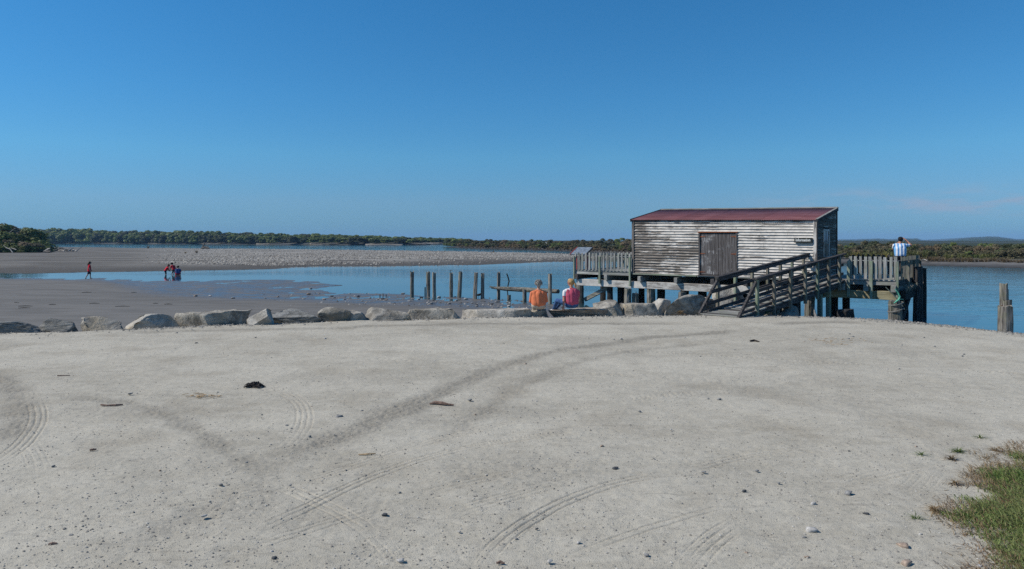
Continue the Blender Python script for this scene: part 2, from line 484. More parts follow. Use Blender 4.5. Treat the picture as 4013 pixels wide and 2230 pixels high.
GROOVE = [  # tyre tread marks: curve, offsets of the grooves (m), depth
    (gl([(760,2260),(950,2120),(1200,1990),(1500,1855),(1800,1765),(2100,1712),(2420,1684),(2700,1668)], 0), (-0.05, 0.03, 0.10), 0.013),
    (gl([(1825,2290),(1950,2120),(2150,1990),(2400,1895),(2700,1832),(2950,1775),(3300,1752),(3600,1735)], 0), (-0.09, -0.02, 0.05), 0.013),
    (gl([(1380,2280),(1560,2130),(1750,2020),(2000,1945),(2350,1850)], 0), (-0.11, -0.04, 0.03, 0.09), 0.009),
    (gl([(2660,2280),(2780,2130),(2950,2025),(3150,1930),(3300,1885),(3560,1815)], 0), (-0.10, -0.03, 0.04, 0.11), 0.012),
    (gl([(1050,1800),(1150,1725),(1195,1645),(1175,1575),(1090,1528),(960,1500)], 0), (-0.10, -0.03, 0.04, 0.11), 0.009),
    (gl([(3480,1965),(3560,1930),(3625,1870),(3660,1815)], 0), (-0.12, -0.04, 0.04, 0.12), 0.010),
    (gl([(2400,2260),(2600,2180),(2850,2100),(3100,2000)], 0), (-0.09, -0.02, 0.06), 0.007),
    (gl([(2350,1930),(2352,1880),(2350,1800)], 0), (-0.08, -0.02, 0.05), 0.007),
    (gl([(100,2240),(420,2140),(800,2060),(1200,1950)], 0), (-0.08, 0.0, 0.07), 0.006),
    (gl([(1480,1770),(1530,1700),(1555,1640)], 0), (-0.08, 0.0, 0.07), 0.006),
    (gl([(70,1700),(140,1790),(160,1900)], 0), (-0.1, -0.03, 0.04, 0.1), 0.005),
    (gl([(1750,1890),(1850,1820),(1900,1770)], 0), (-0.1, -0.02, 0.06), 0.006),
    (gl([(-200,2120),(300,2060),(800,1970),(1300,1850),(1800,1700),(2300,1590),(2900,1520)], 0), (-0.06, 0.02, 0.09), 0.009),
    (gl([(500,2290),(900,2170),(1400,2010),(1900,1880),(2500,1790),(3200,1740),(3900,1690)], 0), (-0.08, 0.0, 0.07), 0.009),
    (gl([(2050,2290),(2300,2150),(2700,2020),(3100,1930),(3500,1860),(3800,1790)], 0), (-0.05, 0.03), 0.010),
    (gl([(-200,1640),(200,1660),(600,1740),(960,1850),(1300,1990),(1500,2130),(1600,2290)], 0), (-0.07, 0.0, 0.08), 0.008),
    (gl([(-300,1450),(60,1500),(140,1590),(130,1680),(20,1790),(-200,1880)], 0), (-0.09, -0.02, 0.05, 0.11), 0.011),
    (gl([(3000,2290),(3120,2160),(3300,2050),(3520,1960),(3700,1880)], 0), (-0.09, -0.02, 0.05), 0.009),
    (gl([(200,1400),(900,1390),(1700,1420),(2400,1470),(3200,1500),(4000,1490)], 0), (-0.07, 0.03), 0.014),
    (gl([(1500,1330),(2200,1360),(2900,1400),(3600,1440),(4200,1470)], 0), (-0.06, 0.05), 0.016),
]

def cp_detail(X, Y):
    """relief and loose-gravel mask of the car park"""
    z = fbm(X / 2.3, Y / 2.3, 3, 21) * 0.05 + fbm(X / 0.35, Y / 0.5, 3, 22) * 0.016 + fbm(X / 0.06, Y / 0.07, 2, 23) * 0.007
    loose = np.zeros(X.shape)
    def near(c, pad):
        a = np.array(c); return np.nonzero((X > a[:, 0].min() - pad) & (X < a[:, 0].max() + pad) & (Y > a[:, 1].min() - pad) & (Y < a[:, 1].max() + pad))[0]
    X0, Y0 = X, Y
    for pts, hw, st in LOOSE:
        X, Y = X0, Y0
        c = smooth_line(pts)
        ii = near(c, 0.9); X, Y = X0[ii], Y0[ii]
        d, arc, sg = seg_dist(X, Y, c)
        L = sum(math.dist(a, b) for a, b in zip(c[:-1], c[1:]))
        fade = sstep(arc, 0, 1.2) * sstep(L - arc, 0, 1.2)
        e = d + fbm(X / 0.45, Y / 0.45, 4, 31) * 0.36
        loose[ii] = np.maximum(loose[ii], (1 - sstep(e, 0.0, hw * 1.35)) * st * fade * (1.0 + 0.9 * fbm(X / 0.25, Y / 0.25, 3, 35)))
    X, Y = X0, Y0
    loose = np.clip(loose + sstep(fbm(X / 1.7, Y / 1.2, 4, 33), 0.04, 0.30) * 0.34, 0, 1.2)
    z = z + loose * (fbm(X / 0.05, Y / 0.05, 2, 41) * 0.024 - 0.004)
    for pts, offs, dep in GROOVE:
        X, Y = X0, Y0
        c = smooth_line(pts, 5)
        ii = near(c, 0.25); X, Y = X0[ii], Y0[ii]
        d, arc, sg = seg_dist(X, Y, c)
        s = d * sg
        L = sum(math.dist(a, b) for a, b in zip(c[:-1], c[1:]))
        fade = sstep(arc, 0, 1.4) * sstep(L - arc, 0, 1.4) * sstep(fbm(X / 0.8, Y / 0.8, 3, 55), -0.20, 0.12)
        for o in offs:
            q = (s - o + fbm(arc / 0.13, arc * 0 + o * 50, 2, 61) * 0.012) / 0.0085
            z[ii] = z[ii] - 1.05 * dep * fade * np.exp(-q * q) + 0.15 * dep * fade * np.exp(-(np.abs(q) - 1.8) ** 2)
    return z, loose

def ground_z(X, Y, detail=True):
    X = np.asarray(X, float); Y = np.asarray(Y, float)
    s = zone_fields(X, Y)
    z1 = np.where(s['l1'] > 0, W_ + 0.006 + np.minimum(s['l1'] * 0.0025, 0.03), W_ + np.maximum(s['l1'] * 0.05, -1.6))
    z1 = np.where(s['l1b'] > 0, np.maximum(z1, W_ + 0.045 + np.minimum(s['l1b'] * 0.022, 0.5)), z1)
    wetnoise = fbm(X / 1.5, Y / 1.6, 6, 71) * 0.075
    z1 = z1 + wetnoise * np.where((s['l1'] > -1.0) & (s['l1b'] < 1.0), 1.0, 0.25)
    big = fbm(X / 14.0, Y / 22.0, 4, 72)
    z2 = np.where(s['l2'] > 0, W_ + np.minimum(s['l2'] * 0.035, 0.42) + big * 0.25 * sstep(s['l2'], 1, 12), W_ + np.maximum(s['l2'] * 0.05, -1.6))
    z3 = np.where(s['l3'] > 0, W_ + np.minimum(s['l3'] * 0.11, 1.9), W_ - 1.5)
    z4 = np.where(s['l4'] > 0, W_ + np.minimum(s['l4'] * 0.07, 0.45) + np.minimum(np.maximum(s['l4'] - 7, 0) * 0.12, 0.5), W_ + np.maximum(s['l4'] * 0.08, -1.6))
    zc = np.where(s['cp'] > 0, 0.0, np.maximum(s['cp'] * 0.75, -3.0)) - 0.10 * np.exp(-np.maximum(s['cp'], 0) / 0.5)
    z = np.maximum.reduce([z1, z2, z3, z4, zc])
    return z, s, zc

def build_ground():
    # rows at even steps down the view, columns in even steps of bearing: dense near, coarse far
    py = np.concatenate([np.linspace(2330, 1275, 460), np.linspace(1273, 1000, 190), np.linspace(999, 952, 60)])
    rows = 2.4 * F / (py - HOR)
    rows = np.concatenate([[-6.0, -2.0, 0.5, 1.5, 2.5, 3.3, 4.0, 4.4], rows, [760, 900, 1200, 1700, 2600, 4500, 12000]])
    tc = np.concatenate([np.linspace(-3.5, -1.06, 14), np.linspace(-1.0, -0.80, 40, endpoint=False), np.linspace(-0.80, 0.80, 960), np.linspace(0.806, 1.0, 40), np.linspace(1.06, 3.5, 14)])
    T, R = np.meshgrid(tc, rows)
    RR = np.where(R < 4.5, 4.5, R)
    X = T * RR; Y = R.copy()
    z, s, zc = ground_z(X, Y)
    m = (s['cp'] > -0.6) & (Y > 3.5) & (Y < 30)
    loose = np.zeros(X.shape)
    dz, lo = cp_detail(X[m], Y[m])
    w = sstep(s['cp'][m], -0.5, 0.0)
    z[m] += dz * w; loose[m] = lo * w
    zone = np.full(X.shape, 5)                                  # lagoon bed
    zone[s['l1'] > -0.2] = 1
    zone[s['l2'] > -0.2] = 2
    zone[s['l3'] > -0.2] = 3
    zone[s['l4'] > -0.2] = 4
    zone[(zc >= z - 0.2) & (s['cp'] > -0.5)] = 0
    nr, nc = X.shape
    idx = np.arange(nr * nc).reshape(nr, nc)
    fq = np.stack([idx[:-1, :-1], idx[:-1, 1:], idx[1:, 1:], idx[1:, :-1]], -1).reshape(-1, 4)
    fz = zone[:-1, :-1].reshape(-1)
    V = np.stack([X.ravel(), Y.ravel(), z.ravel()], 1)
    attrs = dict(loose=loose.ravel(), above=(z - W_).ravel(),
                 wet=np.where(s['l1b'] > 0, np.clip(1 - s['l1b'] / 2.5, 0, 1), 1.0).ravel(),
                 cobble=(sstep(s['l2'], 2, 14) * sstep(X / np.maximum(Y, 1), -0.60, -0.42)).ravel(),
                 edge=s['cp'].ravel(), inland=np.maximum(sstep(s['l3'], 12, 30), sstep(s['l4'], 7, 12)).ravel())
    names = ['car_park', 'mudflat', 'gravel_bar', 'far_bank', 'river_bank', 'lagoon_bed']
    obs = {}
    for i, nm in enumerate(names):
        f = fq[fz == i]
        u, inv = np.unique(f, return_inverse=True)
        me = np_mesh(nm, V[u], inv.reshape(-1, 4), True)
        for k, a in attrs.items(): add_attr(me, k, a[u])
        me.materials.append(GROUND_MATS[nm])
        o = bpy.data.objects.new(nm, me); COL.objects.link(o)
        o['kind'] = 'structure'
        obs[nm] = o
    return obs

def gravel_mat():
    k = NT('car_park_gravel', 0.95, 0.15)
    co = k.coord()
    big = k.noise(k.mapv(co, (0.45, 0.8, 1)), 0.55, 5.0, 0.6)
    mid = k.noise(k.mapv(co, (1.0, 1.6, 1)), 3.2, 5.0, 0.62, 0.4)
    fine = k.noise(co, 60.0, 4.0, 0.7)
    c = k.mix(k.rng(big, 0.34, 0.66), (0.372, 0.339, 0.270), (0.468, 0.431, 0.350))
    c = k.mix(k.rng(mid, 0.36, 0.68, 0, 0.45), c, (0.52, 0.482, 0.398))
    lo = k.attr('loose')
    c = k.mix(k.math('MULTIPLY', k.rng(lo, 0.0, 1.0, 0, 1.0, False), k.rng(k.noise(co, 34.0, 5.0, 0.75), 0.28, 0.60, 0.28, 0.85)), c, (0.215, 0.194, 0.155))
    # dusty tan wash of dead grass and litter in patches
    tan = k.noise(k.mapv(co, (1, 1, 1), (3, 7, 0)), 0.8, 4.0)
    c = k.mix(k.rng(tan, 0.50, 0.72, 0, 0.5), c, (0.30, 0.262, 0.198))
    sp = k.voro(co, 85.0)
    spc = k.n('TexVoronoi', Vector=co, Scale=85.0).outputs['Color']
    pick = k.rng(k.n('SeparateColor', Color=spc).outputs[0], 0.55, 0.75)
    c = k.mix(k.math('MULTIPLY', k.math('MULTIPLY', k.rng(sp, 0.42, 0.25), pick), 0.35), c, (0.52, 0.51, 0.49))
    dk = k.rng(k.n('SeparateColor', Color=spc).outputs[1], 0.78, 0.9)
    c = k.mix(k.math('MULTIPLY', k.math('MULTIPLY', k.rng(sp, 0.40, 0.2), dk), 0.38), c, (0.11, 0.11, 0.115))
    c = k.mix(k.rng(fine, 0.35, 0.7, 0, 0.12), c, (0.22, 0.20, 0.17))
    clod = k.rng(k.noise(k.mapv(co, (1.0, 1.5, 1)), 17.0, 5.0, 0.72, 0.3), 0.54, 0.70)
    shadow_streak = k.noise(k.mapv(co, (1.6, 9.0, 1), (0, 0, 0), (0, 0, 0.12)), 1.4, 5.0, 0.7, 0.6)
    c = k.mix(k.rng(shadow_streak, 0.54, 0.70, 0, 0.42), c, (0.22, 0.20, 0.168))  # painted dark streaks standing in for many small shadows on the gravel
    c = k.mix(k.math('MULTIPLY', clod, 0.17), c, (0.22, 0.20, 0.165))  # clods also darkened in colour, as if shaded, besides their bump
    h = k.math('ADD', k.math('MULTIPLY', fine, 0.6), k.math('MULTIPLY', k.rng(sp, 0.5, 0.0), 0.4))
    h = k.math('ADD', h, k.math('MULTIPLY', clod, 0.7))
    nrm = k.bump(h, 0.55, 0.012)
    nrm = k.bump(mid, 0.35, 0.05, nrm)
    return k.fin(c, None, nrm)
def mud_mat():
    k = NT('estuary_mud', 0.8, 0.3)
    co = k.coord()
    n1 = k.noise(k.mapv(co, (0.5, 1.4, 1)), 0.7, 5.0, 0.6)
    n2 = k.noise(co, 9.0, 4.0, 0.65)
    dry = k.mix(k.rng(n1, 0.35, 0.65), (0.122, 0.114, 0.102), (0.162, 0.152, 0.137))
    wetc = k.mix(k.rng(n2, 0.35, 0.7), (0.062, 0.055, 0.050), (0.108, 0.10, 0.091))
    n3 = k.noise(k.mapv(co, (0.8, 1.3, 1)), 1.1, 7.0, 0.72, 0.3)
    w = k.math('MULTIPLY', k.attr('wet'), k.rng(n3, 0.38, 0.60, 0.30, 1.0))
    c = k.mix(w, dry, wetc)
    pale = k.rng(k.attr('edge'), -2.2, -0.2, 0, 0.7)
    c = k.mix(pale, c, (0.20, 0.193, 0.182))
    r = k.math('SUBTRACT', 0.85, k.math('MULTIPLY', w, k.rng(n2, 0.3, 0.65, 0.74, 0.40)))
    return k.fin(c, r, k.bump(n2, 0.35, 0.03), k.rng(w, 0, 1, 0.2, 0.9))
def bar_mat():
    k = NT('bar_gravel_and_sand', 0.95, 0.15)
    co = k.coord()
    n1 = k.noise(k.mapv(co, (0.25, 0.5, 1)), 0.35, 5.0, 0.6)
    n2 = k.noise(co, 2.4, 5.0, 0.75)
    sand = k.mix(k.rng(n1, 0.35, 0.65), (0.105, 0.096, 0.084), (0.172, 0.160, 0.142))
    cob = k.mix(k.rng(n2, 0.42, 0.58), (0.125, 0.115, 0.10), (0.42, 0.395, 0.35))
    band = k.rng(n1, 0.36, 0.5)
    c = k.mix(k.math('MULTIPLY', k.attr('cobble'), band), sand, cob)
    c = k.mix(k.rng(k.attr('above'), 0.08, 0.44, 1, 0), c, (0.088, 0.081, 0.072))
    return k.fin(c, None, k.bump(n2, 0.5, 0.2))
def bank_mat(name, c1, c2):
    k = NT(name, 0.95, 0.15)
    n1 = k.noise(k.coord(), 0.6, 5.0, 0.6)
    c = k.mix(k.rng(n1, 0.35, 0.65), c1, c2)
    c = k.mix(k.rng(k.attr('above'), 0.05, 0.4, 1, 0), c, tuple(x * 0.55 for x in c1))
    c = k.mix(k.attr('inland'), c, (0.035, 0.042, 0.020))
    return k.fin(c, None, k.bump(n1, 0.4, 0.15))
GROUND_MATS = dict(car_park=gravel_mat(), mudflat=mud_mat(), gravel_bar=bar_mat(),
                   far_bank=bank_mat('far_bank_sand', (0.20, 0.18, 0.15), (0.33, 0.30, 0.26)),
                   river_bank=bank_mat('river_bank_sand', (0.11, 0.105, 0.10), (0.165, 0.158, 0.15)),
                   lagoon_bed=bank_mat('lagoon_bed_silt', (0.08, 0.08, 0.075), (0.11, 0.11, 0.10)))
GROUND = build_ground()

def gz(x, y):
    z, _, _ = ground_z(np.array([float(x)]), np.array([float(y)]))
    return float(z[0])
def gz_many(X, Y): return ground_z(np.asarray(X), np.asarray(Y))[0]

# water: one wide sheet; calm in the shallows, rippled out in the channel
def water_mat():
    k = NT('lagoon_water', 0.04, 0.5)
    k.bsdf.inputs['IOR'].default_value = 1.33
    co = k.coord()
    rip = k.noise(k.mapv(co, (0.9, 1.9, 1)), 1.1, 4.0, 0.6, 0.5)
    rip2 = k.noise(k.mapv(co, (0.10, 0.32, 1)), 1.0, 4.0, 0.6, 0.3)
    patch = k.rng(k.noise(k.mapv(co, (0.010, 0.05, 1)), 1.0, 3.0), 0.38, 0.62, 0.4, 1.0)
    open_ = k.attr('open')
    st = k.math('MULTIPLY', k.math('MULTIPLY', open_, patch), 0.55)
    nd = k.n('Bump', Height=rip, Distance=0.09); k.put(nd.inputs['Strength'], st)
    nd2 = k.n('Bump', Height=rip2, Distance=0.35); k.put(nd2.inputs['Strength'], k.math('MULTIPLY', st, 0.5)); k.put(nd2.inputs['Normal'], nd.outputs[0])
    c = k.mix(open_, (0.030, 0.060, 0.072), (0.010, 0.090, 0.125))
    return k.fin(c, None, nd2.outputs[0])
def build_water():
    py = np.concatenate([np.linspace(1500, 1000, 110), np.linspace(998, 950, 40)])
    rows = np.concatenate([[4, 8, 12], (CAMZ - W_) * F / (py - HOR), [1400, 2500, 6000, 12500]])
    tc = np.concatenate([np.linspace(-4, -1.0, 8), np.linspace(-0.9, 0.9, 160), np.linspace(1.0, 4, 8)])
    T, R = np.meshgrid(tc, rows)
    X = T * np.maximum(R, 14); Y = R
    s = zone_fields(X, Y)
    near = np.maximum.reduce([s['l1'], s['l2']])
    op = sstep(-near, 1.5, 14.0)
    op = np.maximum(0.10, op)
    op[(Y > 160)] = 1.0
    nr, nc = X.shape
    idx = np.arange(nr * nc).reshape(nr, nc)
    fq = np.stack([idx[:-1, :-1], idx[:-1, 1:], idx[1:, 1:], idx[1:, :-1]], -1).reshape(-1, 4)
    me = np_mesh('lagoon_water', np.stack([X.ravel(), Y.ravel(), np.full(X.size, W_)], 1), fq, True)
    add_attr(me, 'open', op.ravel())
    me.materials.append(water_mat())
    o = bpy.data.objects.new('lagoon_water', me); COL.objects.link(o); o['kind'] = 'structure'
build_water()

# far hills, five to seven kilometres off
def build_hills():
    k = NT('hill_forest', 0.9, 0.1)
    c = k.mix(k.rng(k.noise(k.coord(), 0.02, 6.0, 0.7), 0.35, 0.65), (0.030, 0.045, 0.024), (0.055, 0.07, 0.035))
    m = k.fin(c)
    for name, D, prof, sd in (('wooded_hills', 5600, [(3050,966),(3180,948),(3290,943),(3360,942),(3440,938),(3500,942),(3530,939),(3590,938),(3620,945),(3650,950),(3700,944),(3760,938),(3850,932),(3900,931),(3960,938),(4013,942),(4150,936),(4400,930),(4700,940),(5200,935),(6000,960)], 3),
                              ):
        pxs = np.linspace(3050, 6000, 700)
        tops = np.interp(pxs, [p[0] for p in prof], [p[1] for p in prof])
        tops += -4.0 + fbm(pxs / 60, pxs * 0, 4, sd) * 4.0 + fbm(pxs / 7, pxs * 0 + 5, 3, sd + 1) * 3.4
        V = []; 
        lay = np.linspace(0, 1, 14)
        for j, t in enumerate(lay):
            dd = D - 4100 * (1 - t)
            zt = CAMZ - (tops - HOR) / F * D - 6.0 * math.sin(t * math.pi)
            z = -2 + (zt + 2) * (np.sin(t * math.pi / 2) ** 0.8) + fbm(pxs / 25, pxs * 0 + j * 3.1, 4, sd + 9) * 8 * math.sin(t * math.pi)
            V.append(np.stack([(pxs - 2006.5) / F * dd, np.full(pxs.shape, dd), z], 1))
        back = V[-1].copy(); back[:, 1] += 900; back[:, 2] = -3
        V.append(back)
        V = np.concatenate(V); nr = len(lay) + 1; nc = len(pxs)
        idx = np.arange(nr * nc).reshape(nr, nc)
        fq = np.stack([idx[:-1, :-1], idx[:-1, 1:], idx[1:, 1:], idx[1:, :-1]], -1).reshape(-1, 4)
        me = np_mesh(name, V, fq, True); me.materials.append(m)
        o = bpy.data.objects.new(name, me); COL.objects.link(o); o['kind'] = 'structure'
build_hills()

# the air between here and the hills
def build_haze():
    mb = MB(); mb.box(-15000, 15000, -200, 9000, -6.0, 75.0)
    m = bpy.data.materials.new('sea_air'); m.use_nodes = True
    t = m.node_tree
    for nd in list(t.nodes):
        if nd.type != 'OUTPUT_MATERIAL': t.nodes.remove(nd)
    out = next(n for n in t.nodes if n.type == 'OUTPUT_MATERIAL')
    v = t.nodes.new('ShaderNodeVolumePrincipled')
    v.inputs['Color'].default_value = (0.40, 0.66, 1.0, 1)
    v.inputs['Density'].default_value = 0.00013
    v.inputs['Anisotropy'].default_value = 0.0
    t.links.new(v.outputs[0], out.inputs['Volume'])
    o = mb.build('haze', m); o['kind'] = 'stuff'
    tag(o, 'faint blue sea haze that pales the far hills', 'haze')
build_haze()
# ------------------------------------------------------------------ timber materials
GREY_D, GREY_L = (0.085, 0.078, 0.072), (0.30, 0.285, 0.265)
def trio(name, dark, light, **kw): return [wood_mat(name + s, dark, light, i, **kw) for i, s in enumerate(('_across', '_deep', '_upright'))]
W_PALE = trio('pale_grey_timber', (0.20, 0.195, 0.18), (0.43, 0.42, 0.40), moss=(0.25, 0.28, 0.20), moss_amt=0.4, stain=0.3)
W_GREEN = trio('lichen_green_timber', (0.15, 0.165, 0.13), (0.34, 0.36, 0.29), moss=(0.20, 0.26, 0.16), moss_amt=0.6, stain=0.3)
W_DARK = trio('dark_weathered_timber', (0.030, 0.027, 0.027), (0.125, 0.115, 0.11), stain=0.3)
W_POST = trio('ramp_post_timber', (0.13, 0.115, 0.095), (0.31, 0.285, 0.235), moss=(0.21, 0.23, 0.14), moss_amt=0.35, stain=0.3)
W_YELL = trio('yellowed_timber', (0.19, 0.165, 0.095), (0.36, 0.32, 0.20), stain=0.35)
W_PILE = trio('old_pile_timber', (0.075, 0.064, 0.054), (0.38, 0.35, 0.305), moss=(0.16, 0.17, 0.10), moss_amt=0.35, stain=0.5)
W_BLACK = trio('black_timber', (0.012, 0.011, 0.010), (0.055, 0.05, 0.045), stain=0.3)  # near-black timber for set-back piles, wall backings and stakes
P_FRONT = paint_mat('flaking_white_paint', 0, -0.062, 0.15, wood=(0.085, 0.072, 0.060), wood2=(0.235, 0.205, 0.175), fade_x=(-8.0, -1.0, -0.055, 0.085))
P_END = paint_mat('flaking_white_paint_shaded', 1, -0.12, 0.03, paint=(0.46, 0.42, 0.37), wood=(0.060, 0.048, 0.038), wood2=(0.13, 0.108, 0.088))  # more worn than the front, and its shade darkened into the colours
P_BEAM = paint_mat('bleached_whitewash', 0, -0.02, 0.22, paint=(0.56, 0.53, 0.48), wood=(0.16, 0.145, 0.125), wood2=(0.34, 0.31, 0.28), big_scale=0.9)
P_DOOR = paint_mat('bare_door_boards', 2, -0.20, 0.03, paint=(0.40, 0.385, 0.37), wood=(0.055, 0.048, 0.045), wood2=(0.165, 0.15, 0.145), big_scale=1.6)
RUST = plain_mat('rust', (0.26, 0.085, 0.035), 0.85, 0.45, 30)
RUST_DK = plain_mat('old_iron', (0.07, 0.045, 0.035), 0.8, 0.4, 30)
def roof_mat():
    k = NT('faded_red_roof_paint', 0.6, 0.3)
    co = k.coord()
    n1 = k.noise(k.mapv(co, (0.7, 3.0, 1)), 1.2, 5.0, 0.6)
    c = k.mix(k.rng(n1, 0.35, 0.68), (0.19, 0.072, 0.075), (0.255, 0.112, 0.114))
    n2 = k.noise(co, 9.0, 5.0, 0.7)
    c = k.mix(k.rng(n2, 0.62, 0.75, 0, 0.6), c, (0.33, 0.20, 0.19))
    br = k.rng(k.rand(), 0, 1, 0.86, 1.12, False)
    c = k.mix(1.0, c, k.n('CombineXYZ', X=br, Y=br, Z=br).outputs[0], 'MULTIPLY')
    return k.fin(c)
ROOF = roof_mat()
def glass_mat():
    k = NT('window_glass', 0.05, 0.5)
    return k.fin((0.10, 0.12, 0.13))
GLASS = glass_mat()

# ------------------------------------------------------------------ the wharf frame
# local axes of wharf and shed: x to the right along the front, y away from the car park, z up
TH = math.radians(-39.0)
ORG = Vector((12.28, 27.5, 0.0))
def w2l(X, Y):
    dx, dy = X - ORG.x, Y - ORG.y
    c, s = math.cos(TH), math.sin(TH)
    return (dx * c + dy * s, -dx * s + dy * c)
def l2w(x, y, z=0.0):
    c, s = math.cos(TH), math.sin(TH)
    return Vector((ORG.x + x * c - y * s, ORG.y + x * s + y * c, z))
def lx(px, y=0.0):
    """local x of the point seen at column px on the vertical plane local y"""
    t = (px - 2006.5) / F
    c, s = math.cos(TH), math.sin(TH)
    bx, by = ORG.x - y * s, ORG.y + y * c
    return (t * by - bx) / (c - t * s)
def lz(py, x, y=0.0):
    w = l2w(x, y); return CAMZ - (py - HOR) / F * w.y

DECK = 0.85
XL = lx(2252); XR = lx(3522); XS = lx(2478)      # left end of the deck, right end, left end of the shed
YB = 4.3                                          # back edge of the deck
SHD = 3.05                                        # depth of the shed

wharf = empty('wharf', ORG, TH, 'weathered grey timber wharf on piles that carries the white shed', 'wharf')
shed = empty('wharf_shed', ORG + Vector((0, 0, 0)), TH, 'weathered white weatherboard shed with a faded red iron roof on the wharf', 'shed')

def put(parent, name, mb, m, bevel=0.0, smooth=False): return mb.build(name, m, parent, None, smooth, bevel)

# -- decking
decking = put(wharf, 'decking', MB().box(XL + 0.05, XR - 0.05, 0.12, YB - 0.1, DECK - 0.10, DECK - 0.045), W_DARK[1])
def deck_planks(x0, x1, y0, y1):
    x = x0
    while x < x1 - 0.02:
        w = min(0.145, x1 - x)
        j = RND.uniform(-0.02, 0.02)
        put(decking, 'deck_plank', MB().box(x, x + w - 0.012, y0 + j, y1 + RND.uniform(-0.02, 0.02), DECK - 0.04, DECK + RND.uniform(-0.004, 0.004)), W_PALE[1])
        x += 0.145
deck_planks(XL, XS - 0.02, 0.0, YB)
deck_planks(0.02, XR, 0.0, YB)
# -- rim boards
put(wharf, 'rim_board', MB().beam((XL, -0.03, 0.765), (lx(2350), -0.03, 0.765), 0.05, 0.13, jit=0.006), W_PALE[0])
put(wharf, 'rim_board', MB().beam((lx(2352), -0.031, 0.757), (XS - 0.1, -0.031, 0.757), 0.05, 0.13, jit=0.006), W_PALE[0])
put(wharf, 'rim_board', MB().beam((lx(3300), -0.03, 0.76), (XR, -0.03, 0.76), 0.05, 0.13, jit=0.006), W_PALE[0])
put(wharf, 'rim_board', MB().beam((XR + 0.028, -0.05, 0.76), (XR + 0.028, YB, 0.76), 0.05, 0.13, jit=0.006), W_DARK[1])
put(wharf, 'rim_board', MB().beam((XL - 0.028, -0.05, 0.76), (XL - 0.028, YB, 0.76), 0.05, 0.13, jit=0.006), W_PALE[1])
put(wharf, 'rim_board', MB().beam((XL, YB + 0.03, 0.76), (XR, YB + 0.03, 0.76), 0.05, 0.13, jit=0.006), W_PALE[0])
# -- joists that run out under the floor and rest on the front beam
for i, px in enumerate((2266, 2380, 2513, 2656, 2800, 2930, 3060, 3190, 3306, 3398, 3505)):
    x = lx(px)
    put(wharf, 'joist', MB().beam((x, -0.20 + RND.uniform(-0.05, 0.04), 0.575), (x, YB, 0.575), 0.17, 0.25, jit=0.008), W_PALE[1] if i not in (0, 4, 5, 6, 7) else W_DARK[1], 0.008)
# -- long cross beams
segs = [(XL + 0.12, lx(2533)), (lx(2534), lx(2870)), (lx(2872), lx(3230))]
for a, b in segs:
    put(wharf, 'front_beam', MB().beam((a, 0.10, 0.275), (b, 0.10, 0.275), 0.26, 0.335, jit=0.012), P_BEAM, 0.012)
put(wharf, 'front_beam', MB().beam((lx(3232), 0.10, 0.30), (lx(3432), 0.10, 0.30), 0.24, 0.32, jit=0.01), W_YELL[0], 0.01)
put(wharf, 'front_beam', MB().beam((lx(3433), 0.10, 0.305), (XR - 0.02, 0.10, 0.305), 0.25, 0.34, jit=0.01), W_YELL[0], 0.01)
for y in (2.1, YB - 0.15):
    put(wharf, 'cross_beam', MB().beam((XL + 0.1, y, 0.29), (XR - 0.05, y, 0.29), 0.24, 0.32, jit=0.01), W_DARK[0], 0.01)

# -- piles
def pile_mesh(h, r, seed, ragged=0.05, lean=(0, 0), n=12, taper=0.92):
    """worn round timber, ragged and hollowed at the head"""
    rr = random.Random(seed)
    mb = MB()
    lev = 9
    prof = [1 + rr.uniform(-0.13, 0.13) for _ in range(n)]
    rings = []
    for i in range(lev + 1):
        t = i / lev
        base = r * (1.0 + (taper - 1) * t) * (1 + 0.06 * math.sin(3.1 * t + seed))
        ring = []
        for k in range(n):
            a = 2 * math.pi * k / n
            q = base * prof[k] * (1 + rr.uniform(-0.05, 0.05))
            zz = h * t
            if i == lev: zz += rr.uniform(-ragged, ragged)
            ring.append((math.cos(a) * q + lean[0] * t, math.sin(a) * q + lean[1] * t, zz))
        rings.append(ring)
    inner = [(x * 0.5 + lean[0] * 0.5, y * 0.5 + lean[1] * 0.5, z - abs(ragged) * rr.uniform(0.6, 2.0)) for x, y, z in rings[-1]]
    rings.append(inner)
    for ring in rings: mb.v += ring
    for i in range(len(rings) - 1):
        for k in range(n):
            mb.f.append((i*n + k, i*n + (k+1) % n, (i+1)*n + (k+1) % n, (i+1)*n + k)); mb.mi.append(0)
    mb.f.append(tuple(range(n))[::-1]); mb.mi.append(0)
    mb.f.append(tuple(len(rings)*n - n + k for k in range(n))); mb.mi.append(0)
    return mb
def wharf_pile(px, y, r, top, m, seed, lean=(0, 0), bottom=-1.7):
    o = pile_mesh(top - bottom, r, seed, 0.015, lean).build('pile', m, wharf)
    o.location = (lx(px, y), y, bottom)
for i, (px, y, r, m) in enumerate(((2272, 0.12, 0.215, W_PILE[2]), (2392, 0.30, 0.16, W_BLACK[2]), (2434, 0.75, 0.19, W_BLACK[2]), (2550, 0.12, 0.20, W_PILE[2]), (2592, 0.9, 0.15, W_BLACK[2]), (2680, 0.30, 0.18, W_BLACK[2]),
                                    (2762, 0.9, 0.13, W_BLACK[2]), (2900, 0.3, 0.17, W_BLACK[2]), (3040, 0.3, 0.18, W_BLACK[2]), (3170, 0.25, 0.20, W_PILE[2]))):
    wharf_pile(px, y, r, 0.10, m, 20 + i, (RND.uniform(-0.05, 0.05), 0))
for i, x in enumerate(np.linspace(XL + 0.4, XR - 0.5, 7)):
    for y in (2.1, YB - 0.15):
        o = pile_mesh(1.85, 0.16, 50 + i, 0.01).build('pile', W_BLACK[2], wharf); o.location = (float(x), y, -1.72)
